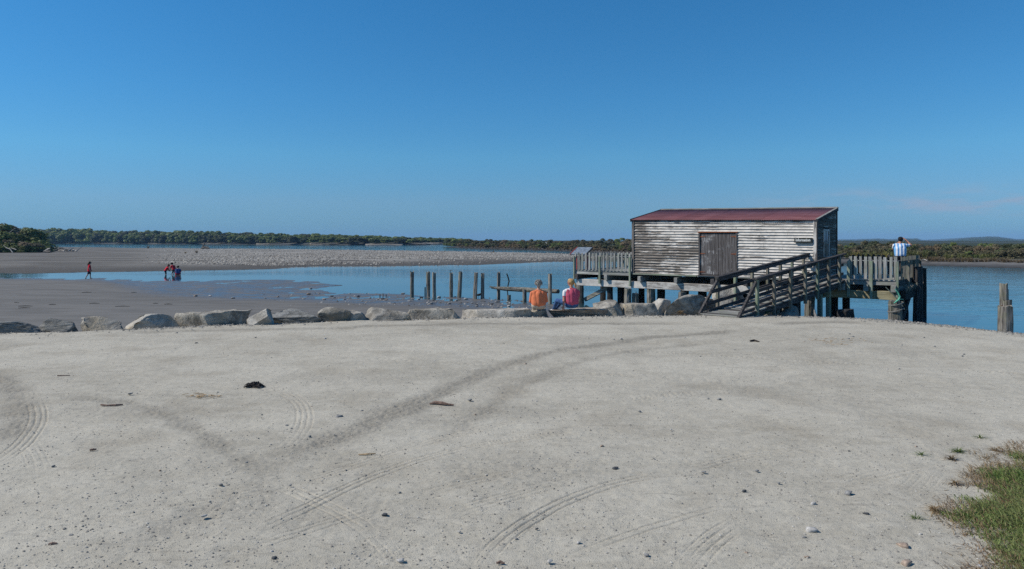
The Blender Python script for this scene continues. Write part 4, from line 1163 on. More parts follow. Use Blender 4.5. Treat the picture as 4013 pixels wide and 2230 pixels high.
# boulders behind and under the ramp, seen between its rails
for i, (x0, x1, yt, d, lab) in enumerate(((2790, 2880, 1128, 25.6, 'pale boulder seen behind the lower rails of the ramp'), (2850, 2960, 1120, 26.2, 'dark-topped boulder behind the middle of the ramp'),
                                         (2950, 3040, 1160, 25.0, 'low boulder below the ramp handrail'), (3050, 3130, 1196, 23.6, 'stone lying under the ramp between its legs'),
                                         (3186, 3205, 1205, 23.2, 'small ochre rock under the top of the ramp'))):
    w = (x1 - x0) / F * d
    top = az_(yt, d); bot = -0.95
    o = link_mesh('boulder', rock_mesh('boulder', w, w * 0.9, top - bot, 500 + i, 10, 0, 0.05), R_PALE if i % 2 == 0 else R_GREY)
    o.location = (ax((x0 + x1) / 2, d), d, bot)
    tag(o, lab, 'boulder', 'boulders under and behind the ramp')
# the dark broken block lying in the shallows right of the ramp
d = 24.0
o = link_mesh('boulder', rock_mesh('boulder', 66 / F * d, 0.5, az_(1208, d) + 0.95, 540, 10, 0.6, 0.05), plain_mat('black_rock', (0.035, 0.035, 0.035), 0.9, 0.4, 8, 0.2, 0.5))
o.location = (ax(3317, d), d, -0.95); tag(o, 'squat black block on the shore right of the ramp', 'boulder')

# ------------------------------------------------------------------ old piles standing in the lagoon
def old_pile(px, yt, yb, wpx, label, seed, lean=(0, 0), group='old piles of the vanished jetty', z=None, m=None, ragged=0.06, bury=0.7, name='wooden_pile'):
    d = (CAMZ - (WATER if z is None else z)) * F / (yb - HOR)
    base = (WATER if z is None else z)
    top = az_(yt, d)
    o = pile_mesh(top - base + bury, wpx / F * d / 2 * 1.08, seed, ragged, lean).build(name, m or W_PILE[2])
    o.location = (ax(px, d), d, base - bury)
    tag(o, label, 'pile', group)
    return o, d, top
OLD = [(1614, 1063, 1163, 14, 'leftmost pile of the lagoon row'), (1679, 1065, 1163, 15, 'second pile from the left in the lagoon row, pale patch at its head'),
       (1703, 1069, 1165, 13, 'third pile from the left, notched, close beside the second'), (1768, 1069, 1166, 14, 'fourth pile from the left, with an iron spike at its head'),
       (1797, 1066, 1167, 15, 'fifth pile from the left, leaning to the right'), (1859, 1069, 1172, 16, 'sixth pile from the left, black at its head'),
       (1890, 1073, 1172, 14, 'seventh pile from the left, beside the dark wading bird'), (1953, 1068, 1174, 13, 'pile that holds the left end of the floating log'),
       (2156, 1075, 1192, 15, 'lone tall pile between the two seated women')]
for i, (px, yt, yb, w, lab) in enumerate(OLD):
    o, d, top = old_pile(px, yt, yb, w, 'worn grey ' + lab, 600 + i, (0.12 if i == 4 else (0.10 if i == 5 else RND.uniform(-0.03, 0.03)), 0))
    if i == 3:
        sp = MB().tube([(0, 0, 0), (0.01, 0, 0.16)], [0.012, 0.012], 6).tube([(-0.05, 0, 0.13), (0.05, 0, 0.15)], [0.014, 0.014], 6).build('iron_spike', RUST_DK, o)
        sp.location = (-0.03, 0, top - WATER + 0.68)
old_pile(1995, 1156, 1176, 15, 'short round stump standing in the shallows below the log', 620, ragged=0.02)
o55, d55, _ = old_pile(2056, 1134, 1184, 15, 'short pile with a forked head under the middle of the log', 621, ragged=0.05)
old_pile(1666, 1125, 1163, 5, 'thin broken stake beside the second pile', 622, ragged=0.02)
for i, (px, yt, yb) in enumerate(((1489, 1153, 1162), (1501, 1150, 1160), (1513, 1154, 1163))):
    old_pile(px, yt, yb, 4, 'tiny dark stub in the wet mud left of the piles', 630 + i, group='stubs in the wet mud', ragged=0.01, bury=0.3, name='wooden_stub')
# the log lashed across the piles
dl = 37.0; dr = 34.4
pts = [(ax(1926, dl), dl, az_(1127, dl)), (ax(1975, dl - 0.4), dl - 0.4, az_(1131, dl - 0.4)), (ax(2060, 36.0), 36.0, az_(1136, 36.0)), (ax(2130, 35.0), 35.0, az_(1139, 35.0)), (ax(2189, dr), dr, az_(1142, dr))]
lg = MB().tube(pts, [0.05, 0.115, 0.125, 0.12, 0.11], 10, jit=0.08).build('drift_log', W_PILE[0]); tag(lg, 'long grey log lying across the old piles in the shallows', 'log')
lg2 = MB().beam((pts[0][0] - 0.1, pts[0][1], pts[0][2] + 0.05), (pts[1][0], pts[1][1], pts[1][2] + 0.03), 0.05, 0.06, jit=0.02).build('splinter', W_PILE[0], lg)
# bent stick standing in the water
d = 43.0
st = MB().tube([(ax(1986, d), d, az_(1072, d)), (ax(1991, d), d, az_(1086, d)), (ax(1995, d), d, az_(1102, d)), (ax(1991, d), d, az_(1118, d)), (ax(1986, d), d, -1.2)], [0.035, 0.045, 0.045, 0.04, 0.04], 6).build('bent_stick', W_BLACK[2])
tag(st, 'bent dark stick rising out of the water behind the log', 'stick')
# stumps of an older wharf just in front of the shed
for i, (px, yt, yb, w, lab) in enumerate(((2458, 1130, 1186, 29, 'stout split stump under the shed, bleached on its left side'), (2490, 1149, 1186, 27, 'shorter stump with an iron bolt on top under the shed'),
                                          (2673, 1144, 1170, 32, 'wide flat stump just above the big boulder'))):
    dd = 29.5
    o = pile_mesh(az_(yt, dd) + 1.6, w / F * dd / 2, 640 + i, 0.02, (0.05 if i == 0 else 0, 0)).build('wooden_stump', W_PILE[2]); o.location = (ax(px, dd), dd, -1.6)
    tag(o, lab, 'stump', 'stumps of an older wharf')
    if i == 1:
        b = MB().tube([(0, 0, 0), (0, 0, 0.10)], [0.02, 0.02], 6).build('bolt', RUST_DK, o); b.location = (0.03, 0, az_(yt, dd) + 1.6 - 0.04)

# mooring post with its rope
dm = 21.9
mpx = ax(3511, dm)
mo = pile_mesh(az_(1178, dm) + 0.75, 0.20, 660, 0.015, (-0.03, 0), 14, 0.88).build('mooring_post', W_PILE[2]); mo.location = (mpx, dm, -0.75)
tag(mo, 'stout weathered mooring post on the shore at the right end of the wharf', 'post')
def rope_mat(n, c): return plain_mat(n, c, 0.8, 0.3, 40, 0.2, 0.3)
ro = empty('rope', (mpx, dm, az_(1178, dm)), 0, 'frayed green and grey rope wound round the mooring post', 'rope')
def ring(z, r, tilt, n=20):
    return [(math.cos(2*math.pi*i/n) * r, math.sin(2*math.pi*i/n) * r, z + tilt * math.cos(2*math.pi*i/n)) for i in range(n + 1)]
MB().tube(ring(-0.10, 0.215, 0.05), [0.018] * 21, 6, False).build('rope_turn', rope_mat('rope_grey', (0.20, 0.20, 0.18)), ro)
MB().tube(ring(-0.29, 0.225, 0.08), [0.02] * 21, 6, False).build('rope_turn', rope_mat('rope_grey_dark', (0.16, 0.155, 0.14)), ro)
MB().tube([(-0.10, -0.14, 0.38), (-0.02, -0.16, 0.26), (0.03, -0.17, 0.14), (0.0, -0.18, 0.05), (-0.12, -0.2, -0.03), (-0.17, -0.19, -0.07)], [0.016, 0.020, 0.030, 0.030, 0.022, 0.014], 7, jit=0.1).build('rope_knot', rope_mat('rope_green', (0.10, 0.36, 0.25)), ro)
MB().tube([(-0.10, -0.18, 0.01), (0.04, -0.18, 0.06), (0.15, -0.14, 0.05)], [0.015, 0.02, 0.015], 7, jit=0.1).build('rope_knot', rope_mat('rope_green_light', (0.14, 0.40, 0.26)), ro)
MB().tube([(0.16, -0.13, 0.04), (0.24, -0.05, -0.08), (0.34, 0.05, -0.24), (0.52, 0.4, -0.33), (0.75, 1.0, -0.22), (0.95, 1.8, 0.02), (1.1, 2.6, 0.25)], [0.018] * 7, 6).build('rope_tail', rope_mat('rope_dark', (0.045, 0.06, 0.055)), ro)

# cluster of three piles at the far right
dc = 18.9
clu = empty('pile_cluster', (ax(3936, dc), dc, -0.8), 0, 'cluster of three broken mooring piles at the water edge on the right', 'pile cluster')
for i, (px, yt, w, dy, mm) in enumerate(((3926, 1197, 44, -0.14, W_PILE), (3943, 1112, 24, 0.10, W_PILE), (3957, 1138, 13, 0.14, W_PILE), (3946, 1176, 30, 0.02, W_PILE))):
    b = pile_mesh(az_(yt, dc) + 0.8 + 0.6, w / F * dc / 2 * 1.22, 680 + i, 0.03, (0.0, 0), 12, 0.95).build('pile', mm[2], clu)
    b.location = (ax(px, dc) - ax(3936, dc), dy, -0.6)
MB().box(-0.11, 0.09, -0.115, -0.10, 1.05, 1.50).build('rust_stain_plate', RUST, clu, (ax(3936, dc) - ax(3936, dc), 0.105, -0.1))
for zz in (1.72, 1.05):
    MB().tube([(0.02, 0.1, zz), (0.17, 0.1, zz)], [0.012, 0.010], 6).build('bolt', RUST_DK, clu)

# ------------------------------------------------------------------ loose stones, sticks and litter
STONE_V = [rock_mesh('stone', 1, 0.8, 0.55, 800 + i, 7, 0, 0.05, 2) for i in range(6)]
S_MATS = [plain_mat('pale_stone', (0.42, 0.40, 0.37), 0.9, 0.25, 3), plain_mat('grey_stone', (0.24, 0.235, 0.225), 0.9, 0.25, 3), plain_mat('dark_stone', (0.075, 0.078, 0.082), 0.85, 0.3, 3), plain_mat('brown_stone', (0.34, 0.26, 0.20), 0.9, 0.3, 3)]
ST_MESH = []
for i, b in enumerate(STONE_V):
    row = []
    for m in S_MATS:
        c = b.copy(); c.materials.append(m); row.append(c)
    ST_MESH.append(row)
def stone(px, py, wpx, kind, label, group, z=0.0, name='stone'):
    x, y = gp(px, py, z)
    s = wpx / F * y
    o = bpy.data.objects.new(name, ST_MESH[RND.randrange(6)][kind]); COL.objects.link(o)
    o.scale = (s, s * RND.uniform(0.75, 1.1), s * RND.uniform(0.7, 1.0)); o.rotation_euler = (0, 0, RND.uniform(-0.6, 0.6))
    o.location = (x, y, (gz(x, y) if z else 0.0) - 0.12 * s)
    tag(o, label, 'stone', group)
    return o
stone(3537, 2142, 42, 3, 'brownish stone beside the grass, the upper of the two', None)
stone(3552, 2214, 44, 3, 'brownish stone beside the grass, the lower of the two', None)
stone(2412, 1838, 26, 2, 'smooth blue-black stone alone in the middle of the car park', None)
stone(1328, 1636, 32, 1, 'flat grey stone left of the dark wheel track', None)
stone(3188, 1976, 24, 0, 'cream stone on the tyre tracks at the lower right', None)
stone(3325, 1936, 34, 1, 'flat grey stone near the grass, with a dark side', None)
stone(3180, 2082, 46, 0, 'whitish half-buried slab at the lower right', None)
stone(2758, 1852, 20, 1, 'upright grey stone between the two right-hand tyre tracks', None)
stone(865, 1902, 20, 1, 'small pointed grey stone on the left of the car park', None)
stone(1072, 2190, 26, 2, 'flat slate-blue stone near the lower edge of the picture', None)
rs = random.Random(91)
for i in range(100):
    u = rs.random(); py = 1262 + (2225 - 1262) * u ** 1.25
    px = rs.uniform(0, 4013)
    if py < 1300 + max(0, px - 3000) * 0.03: py += 30
    x, y = gp(px, py)
    wm = rs.choice((0.022, 0.026, 0.03, 0.035, 0.042, 0.055)) * (1.0 if y < 10 else 1.35)
    stone(px, py, wm * F / y, rs.choices((0, 1, 2, 3), (4, 7, 1, 1))[0], 'small loose stone scattered on the gravel of the car park', 'loose stones on the car park')
# stones on the wet mud and in the shallows
MUDS = [(1580, 1150, 16), (1735, 1149, 11), (1720, 1163, 14), (1217, 1129, 10), (1652, 1164, 14), (912, 1172, 18), (765, 1164, 13), (824, 1160, 11), (1209, 1153, 16), (1190, 1171, 11), (1825, 1172, 16), (1786, 1178, 12), (1784, 1163, 10),
        (1688, 1190, 17), (1678, 1186, 12), (1868, 1192, 9), (1868, 1200, 11), (1929, 1191, 12), (1946, 1182, 14), (1995, 1198, 13), (2066, 1205, 10), (1609, 1178, 11), (1700, 1176, 9), (1640, 1172, 12), (1404, 1161, 14), (1300, 1160, 13),
        (1310, 1166, 11), (1450, 1168, 10), (1350, 1172, 12), (1270, 1172, 13), (1500, 1172, 14), (1515, 1175, 12), (1480, 1174, 10), (1900, 1180, 10), (1990, 1183, 12), (1850, 1186, 11), (1760, 1190, 13), (1545, 1192, 9), (1090, 1163, 8), (1040, 1171, 9),
        (2010, 1190, 10), (1960, 1205, 9), (1835, 1203, 12), (1802, 1199, 11), (1115, 1170, 9), (1370, 1150, 9), (1250, 1150, 8), (1420, 1180, 9)]
for px, py, w in MUDS:
    stone(px, py + 2, w * 1.1, rs.choices((0, 1, 2, 3), (3, 6, 3, 1))[0], 'water-worn stone lying on the wet mud at the lagoon edge', 'stones on the wet mud', z=-0.79)

def pebble_field(name, n, pos, smin, smax, m, label, cat, z_of=None, flat=0.55, seed=5):
    """many small stones joined into one object"""
    rr = np.random.default_rng(seed)
    base = np.array([(1,0,0),(0.4,0.9,0),(-0.7,0.7,0),(-0.9,-0.3,0),(-0.1,-1,0),(0.8,-0.6,0),(0.2,0.1,1.0),(0.0,-0.2,-0.6)], float)
    tri = np.array([(0,1,6),(1,2,6),(2,3,6),(3,4,6),(4,5,6),(5,0,6)])
    X, Y = pos(rr, n); n = len(X)
    s = smin + (smax - smin) * rr.random(n) ** 2.2
    if callable(z_of): Z = z_of(X, Y)
    else: Z = np.zeros(n)
    a = rr.random(n) * 6.28
    st = 0.7 + 0.6 * rr.random(n)
    jit = 1 + 0.35 * (rr.random((n, 8)) - 0.5)
    B = base[None] * jit[..., None]
    bx = (B[..., 0] * np.cos(a)[:, None] - B[..., 1] * st[:, None] * np.sin(a)[:, None]) * s[:, None] / 2
    by = (B[..., 0] * np.sin(a)[:, None] + B[..., 1] * st[:, None] * np.cos(a)[:, None]) * s[:, None] / 2
    bz = B[..., 2] * s[:, None] / 2 * flat * 1.6
    V = np.stack([X[:, None] + bx, Y[:, None] + by, Z[:, None] + bz], -1).reshape(-1, 3)
    f = (tri[None] + (np.arange(n) * 8)[:, None, None]).reshape(-1, 3)
    me = np_mesh(name, V, f); me.materials.append(m)
    o = bpy.data.objects.new(name, me); COL.objects.link(o); tag(o, label, cat, None, 'stuff')
    return o
def speckle_mat(name, cs):
    k = NT(name, 0.92, 0.2)
    r = k.n('NewGeometry').outputs['Random Per Island']
    c = k.mix(k.rng(r, 0, 0.5, 0, 1, False), cs[0], cs[1]); c = k.mix(k.rng(r, 0.5, 1.0, 0, 1, False), c, cs[2])
    return k.fin(c)
def pos_cp(rr, n):
    py = 1240 + (2320 - 1240) * rr.random(n) ** 1.1; px = -500 + 5000 * rr.random(n)
    d = 2.4 * F / (py - HOR); X = (px - 2006.5) / F * d
    s = zone_fields(X, d)['cp']; dens = fbm(X / 1.5, d / 1.5, 3, 77)
    ok = (s > 0.0) & (dens > -0.16 + 0.25 * (rr.random(n) - 0.5))
    return X[ok], d[ok]
pebble_field('pebbles', 14000, pos_cp, 0.006, 0.026, speckle_mat('car_park_pebbles', [(0.19, 0.175, 0.155), (0.30, 0.28, 0.245), (0.47, 0.45, 0.40)]), 'small pebbles strewn over the gravel car park', 'pebbles', lambda X, Y: cp_detail(X, Y)[0] + 0.002)
def pos_edge(rr, n):
    t = rr.random(n) * (len(CP_EDGE) - 1); i = np.minimum(t.astype(int), len(CP_EDGE) - 2); fr_ = t - i
    E = np.array(CP_EDGE); p = E[i] * (1 - fr_)[:, None] + E[i + 1] * fr_[:, None]
    off = np.abs(rr.normal(0, 0.55, n)) - 0.25
    d = np.hypot(p[:, 0], p[:, 1]); q = p * (1 - off / d)[:, None]
    return q[:, 0] + rr.normal(0, 0.3, n), q[:, 1]
pebble_field('shore_shingle', 9000, pos_edge, 0.015, 0.09, speckle_mat('shore_shingle_stone', [(0.11, 0.105, 0.095), (0.21, 0.20, 0.175), (0.34, 0.32, 0.285)]), 'coarse shingle along the edge of the car park bank', 'shingle', lambda X, Y: gz_many(X, Y) + 0.004, seed=8)
def pos_bar(rr, n):
    d = 82 + 150 * rr.random(n) ** 1.3; X = d * (-0.72 + 1.0 * rr.random(n))
    s = _zone_fields(X, d)
    band = fbm(X / 30.0, d / 7.0, 3, 81)
    right = sstep(X / d, -0.56, -0.40)
    ok = (s['l2'] > 2.0) & (s['l4'] < 0) & (rr.random(n) < right) & ((band > -0.05) | (rr.random(n) < 0.12))
    return X[ok], d[ok]
pebble_field('bar_cobbles', 42000, pos_bar, 0.10, 0.40, speckle_mat('bar_cobble_stone', [(0.11, 0.102, 0.09), (0.24, 0.225, 0.20), (0.37, 0.35, 0.31)]), 'grey river cobbles covering the gravel bar across the shallows', 'cobbles', lambda X, Y: gz_many(X, Y) + 0.02, seed=9)
def pos_mud(rr, n):
    py = 1145 + 65 * rr.random(n); px = 900 + 1350 * rr.random(n)
    d = 3.2 * F / (py - HOR); X = (px - 2006.5) / F * d
    ok = rr.random(n) < sstep(px, 900, 1700)
    return X[ok], d[ok]
pebble_field('mud_stones', 700, pos_mud, 0.03, 0.16, speckle_mat('mud_stone', [(0.06, 0.058, 0.055), (0.17, 0.165, 0.155), (0.30, 0.29, 0.27)]), 'small dark stones bedded in the wet mud', 'stones', lambda X, Y: gz_many(X, Y) + 0.002, seed=10)

DRIFT_MUD = plain_mat('stranded_stick', (0.06, 0.055, 0.045), 0.9, 0.3, 8)
BARK = plain_mat('dead_stick_bark', (0.20, 0.135, 0.105), 0.9, 0.35, 25, 0.2, 0.6)
TAN = plain_mat('dry_wood_chip', (0.42, 0.29, 0.16), 0.9, 0.3, 25)
KELP = plain_mat('black_driftweed', (0.030, 0.024, 0.021), 0.75, 0.5, 25)
def stick(pts_px, radii, m, label, name='stick', lift=0.0):
    pts = []
    for (px, py), r in zip(pts_px, radii):
        x, y = gp(px, py); pts.append((x, y, r * 0.8 + lift))
    o = MB().tube(pts, radii, 7, jit=0.15).build(name, m); tag(o, label, 'stick'); return o
stick([(1683, 1584), (1705, 1583), (1735, 1586), (1755, 1588), (1778, 1589)], [0.008, 0.026, 0.026, 0.018, 0.012], BARK, 'thick brown stick lying on the gravel in the middle of the car park')
stick([(396, 1589), (420, 1591), (455, 1590), (482, 1587)], [0.014, 0.012, 0.013, 0.009], BARK, 'thin bent brown stick on the left side of the car park')
stick([(225, 1475), (250, 1474), (275, 1472)], [0.014, 0.012, 0.006], BARK, 'short brown twig at the left, nearest the boulders')
stick([(1405, 1783), (1440, 1782), (1472, 1779)], [0.006, 0.010, 0.006], TAN, 'thin pale twig below the dark wheel track')
stick([(190, 2137), (205, 2135), (223, 2133)], [0.008, 0.013, 0.008], BARK, 'stubby brown twig in the lower left corner')
stick([(352, 1766), (365, 1765), (378, 1763)], [0.010, 0.013, 0.008], BARK, 'small dark twig on the left of the car park')
stick([(1945, 2209), (1960, 2207), (1978, 2210)], [0.006, 0.012, 0.006], BARK, 'rust-brown leaf-like chip at the lower middle edge')
stick([(2940, 1339), (2955, 1338), (2975, 1341)], [0.02, 0.03, 0.015], KELP, 'small dark clump of weed below the ramp')
for i, (px, py, L, a) in enumerate(((660, 1187, 30, 0.02), (525, 1137, 22, 0.0), (205, 1192, 22, 0.05), (100, 1200, 50, 0.02), (95, 1208, 40, 0.03), (480, 1198, 55, 0.01), (370, 1186, 40, 0.0), (65, 1184, 24, -0.04), (340, 1140, 30, 0.06), (610, 1184, 20, 0.0))):
    x, y = gp(px, py, -0.55); h = L / F * y / 2; zz = gz(x, y)
    o = MB().tube([(x - h, y - a * h * 8, zz + 0.02), (x, y, zz + 0.035), (x + h, y + a * h * 8, zz + 0.02)], [0.010, 0.016, 0.008], 6).build('drift_stick', DRIFT_MUD)
    tag(o, 'thin dark stick stranded on the dry mud behind the boulders', 'driftwood', 'sticks stranded on the mud')
# tangled black drift weed
kx, ky = gp(995, 1517)
kr = random.Random(3)
kb = MB()
for i in range(60):
    a = kr.uniform(-0.5, 0.5) + (math.pi if kr.random() < 0.5 else 0)
    L = kr.uniform(0.06, 0.16); cx = kr.gauss(0, 0.062); cy = kr.gauss(0, 0.045); z0 = 0.01 + kr.random() * 0.06 * max(0, 1 - abs(cx) * 4)
    p0 = (kx + cx - math.cos(a) * L / 2, ky + cy - math.sin(a) * L / 2, z0 * 0.4); p1 = (kx + cx, ky + cy, z0 + 0.02); p2 = (kx + cx + math.cos(a) * L / 2, ky + cy + math.sin(a) * L / 2, z0 * 0.5)
    kb.tube([p0, p1, p2], [0.004, 0.012, 0.005], 5)
o = kb.build('driftweed', KELP); tag(o, 'tangled black clump of dried weed on the left half of the car park', 'weed')
# straw and wood chips in small scatters
def litter(name, cx, cy, n, spread, m, label, seed):
    rr = random.Random(seed); b = MB()
    for i in range(n):
        px, py = rr.gauss(cx, spread), rr.gauss(cy, spread * 0.12); x, y = gp(px, py)
        a = rr.uniform(-0.7, 0.7); L = rr.uniform(0.03, 0.10)
        b.beam((x, y, 0.008), (x + math.cos(a) * L, y + math.sin(a) * L, 0.010 + rr.random() * 0.008), 0.012, 0.006)
    o = b.build(name, m); tag(o, label, 'litter', None, 'stuff')
litter('wood_chips', 780, 1553, 34, 38, TAN, 'orange wood chips scattered left of the black weed', 1)
litter('straw', 3240, 1338, 40, 60, TAN, 'dry straw scattered on the gravel below the right deck', 2)
# ------------------------------------------------------------------ vegetation
LEAF_G = leaf_mat('bush_green', (0.105, 0.150, 0.040), (0.225, 0.265, 0.082), (0.15, 0.18, 0.055))
LEAF_B = leaf_mat('bush_bright_green', (0.10, 0.15, 0.030), (0.23, 0.26, 0.075), (0.16, 0.175, 0.05))
LEAF_O = leaf_mat('bush_olive', (0.085, 0.083, 0.042), (0.185, 0.165, 0.090), (0.13, 0.105, 0.065))
LEAF_D = leaf_mat('bush_dark', (0.058, 0.076, 0.034), (0.13, 0.142, 0.064), (0.085, 0.09, 0.05))
LEAF_T = leaf_mat('dry_tan_scrub', (0.16, 0.12, 0.07), (0.28, 0.21, 0.12), (0.20, 0.15, 0.09))
FLAX_M = leaf_mat('flax_blade', (0.11, 0.13, 0.035), (0.32, 0.31, 0.12), (0.18, 0.18, 0.06))
FLAX_Y = leaf_mat('flax_blade_yellow', (0.16, 0.15, 0.035), (0.36, 0.30, 0.09), (0.22, 0.20, 0.06))
TRUNK = plain_mat('bush_trunk', (0.055, 0.047, 0.038), 0.9, 0.35, 5, 0.2, 0.4)
DRIFT = plain_mat('driftwood_bleached', (0.33, 0.31, 0.28), 0.9, 0.35, 4, 0.2, 0.4)
DRIFT_D = plain_mat('driftwood_dark', (0.10, 0.09, 0.08), 0.9, 0.35, 4, 0.2, 0.4)

def crown_mesh(name, seed, n_lobe=14, n_leaf=1300, size=0.06, squash=0.8, low=0.12, m=None):
    """foliage of a bush one unit high and wide, base at z = 0: leaf clumps over a heap of lobes with gaps"""
    rr = np.random.default_rng(seed)
    L = []
    for i in range(n_lobe):
        a = rr.random() * 6.283; r = 0.34 * math.sqrt(rr.random()); z = low + 0.10 + rr.random() * (0.74 - 0.8 * r)
        if i % 3 == 0: r = 0.18 + 0.20 * rr.random(); z = low + 0.11
        L.append((math.cos(a) * r, math.sin(a) * r, z, rr.uniform(0.11, 0.21)))
    L = np.array(L)
    k = rr.integers(0, n_lobe, n_leaf)
    d = rr.normal(size=(n_leaf, 3)); d /= np.linalg.norm(d, axis=1)[:, None]
    d[:, 2] = np.where((d[:, 2] < -0.4) & (L[k, 2] > 0.25), -d[:, 2], d[:, 2])
    rad = L[k, 3] * (0.86 + 0.28 * rr.random(n_leaf))
    C = L[k, :3] + d * rad[:, None] * np.array([1.15, 1.15, squash])
    C[:, 2] = np.maximum(C[:, 2], low * rr.random(n_leaf))
    nrm = d + np.array([0, 0, 0.5]) + rr.normal(0, 0.40, (n_leaf, 3)); nrm /= np.linalg.norm(nrm, axis=1)[:, None]
    t = np.cross(nrm, rr.normal(size=(n_leaf, 3))); t /= np.linalg.norm(t, axis=1)[:, None]
    b = np.cross(nrm, t)
    s = size * (0.6 + 0.9 * rr.random(n_leaf))
    V = np.stack([C - t * s[:, None], C - b * s[:, None] * 0.55, C + t * s[:, None], C + b * s[:, None] * 0.6], 1).reshape(-1, 3)
    zt = V[:, 2].max(); V[:, 2] *= 1.0 / zt
    f = np.arange(n_leaf * 4).reshape(-1, 4)
    me = np_mesh(name, V, f)
    if m: me.materials.append(m)
    return me
def trunk_mesh(seed, m):
    rr = random.Random(seed); mb = MB()
    mb.tube([(0, 0, -0.08), (0.01, 0, 0.15), (rr.uniform(-.05, .05), rr.uniform(-.05, .05), 0.4), (rr.uniform(-.08, .08), rr.uniform(-.08, .08), 0.7)], [0.04, 0.032, 0.022, 0.008], 6)
    for i in range(4):
        a = rr.random() * 6.28; mb.tube([(0, 0, 0.12 + 0.05 * i), (math.cos(a) * 0.14, math.sin(a) * 0.14, 0.34), (math.cos(a) * 0.27, math.sin(a) * 0.27, 0.6)], [0.022, 0.014, 0.005], 5)
    me = mb.mesh('trunk'); me.materials.append(m); return me
TRUNKS = [trunk_mesh(i, TRUNK) for i in range(3)]
def variants(name, mats, seeds, **kw):
    out = []
    for s in seeds:
        b = crown_mesh(name, s, **kw)
        row = []
        for m in mats:
            c = b.copy(); c.materials.append(m); row.append(c)
        out.append(row)
    return out
def plant(name, label, cat, group, crown, loc, w, h, rot, trunk=True):
    if not trunk:
        o = bpy.data.objects.new(name, crown); COL.objects.link(o); o.location = loc; o.scale = (w, w, h); o.rotation_euler = (0, 0, rot)
        tag(o, label, cat, group); return o
    e = empty(name, loc, rot, label, cat, group); e.scale = (w, w, h)
    c = bpy.data.objects.new('crown', crown); COL.objects.link(c); c.parent = e
    t = bpy.data.objects.new('trunk', TRUNKS[RND.randrange(3)]); COL.objects.link(t); t.parent = e
    return e
vr = random.Random(17)
FAR_T = variants('crown', [LEAF_G, LEAF_B, LEAF_D], (1, 2, 3, 4), n_lobe=18, n_leaf=1200, size=0.08, low=0.02)
NEAR_S = variants('crown', [LEAF_G, LEAF_B, LEAF_O, LEAF_D, LEAF_T], (11, 12, 13, 14), n_lobe=20, n_leaf=2300, size=0.045, low=0.01)

# far wooded shore
def prof(px, P): return float(np.interp(px, [p[0] for p in P], [p[1] for p in P]))
FAR_TOP = [(-400, 886), (150, 890), (300, 893), (450, 899), (600, 902), (800, 905), (1000, 911), (1200, 914), (1400, 920), (1600, 927), (1800, 933), (2300, 936)]
FAR_SHORE = [(-600, 658), (300, 655), (700, 570), (1000, 519), (1300, 475), (1500, 452), (1650, 470), (1740, 590), (1850, 640)]
for row, (back, share) in enumerate(((13, 0.68), (30, 0.86), (52, 1.0))):
    px = -260 + row * 9
    while px < 1840:
        d = prof(px, FAR_SHORE) + back + vr.uniform(-6, 8)
        z0 = 0.9
        top = az_(prof(px, FAR_TOP), d) * 1.0
        h = max(2.5, (top - z0) * share * vr.uniform(0.86, 1.08))
        w = max(7.5, h * 1.05) * vr.uniform(0.95, 1.4)
        mt = vr.choices((0, 1, 2), (6, 1, 2 + (row == 0) * 2))[0]
        plant('bush_tree', 'rounded green tree in the dense bush on the far shore of the lagoon', 'tree', 'trees on the far shore', FAR_T[vr.randrange(4)][mt], (ax(px, d), d, z0), w, h, vr.random() * 6.28)
        px += max(15, w / d * F * vr.uniform(0.40, 0.60))
# pale sedge and grass between forest and sand
# near bush at the left edge
LB = [(8, 176, 876), (46, 178, 882), (-60, 176, 872), (84, 178, 890), (120, 180, 893), (150, 183, 905), (20, 168, 905), (70, 168, 915), (110, 170, 922), (140, 172, 935), (165, 175, 948), (-30, 165, 912), (40, 160, 940), (85, 161, 944), (125, 163, 950), (-110, 168, 880), (-170, 172, 872), (55, 157.5, 952, ), (100, 158.5, 948), (140, 160, 956), (165, 162, 958), (182, 164, 963), (15, 157, 950), (-25, 157, 940), (155, 168, 940), (120, 158, 962), (80, 157, 962), (35, 156.8, 962)]
for i, (px, d, top) in enumerate(LB):
    z0 = -0.35; h = az_(top, d) - z0; w = h * vr.uniform(0.95, 1.25) + 1.5
    plant('coastal_shrub', 'dense green coastal shrub in the thicket at the left edge of the beach', 'shrub', 'thicket at the left edge', NEAR_S[i % 4][vr.choices((0, 1, 2, 4), (3, 8, 3, 1))[0]], (ax(px, d), d, z0), w, h, vr.random() * 6.28)
for i, (px, d, top, w) in enumerate(((22, 158, 936, 2.0), (75, 157.5, 958, 1.6))):
    plant('dead_shrub', 'dry tan shrub at the foot of the left thicket', 'shrub', 'dry shrubs by the left thicket', NEAR_S[i][4], (ax(px, d), d, -0.35), w, az_(top, d) + 0.35, vr.random() * 6.28)
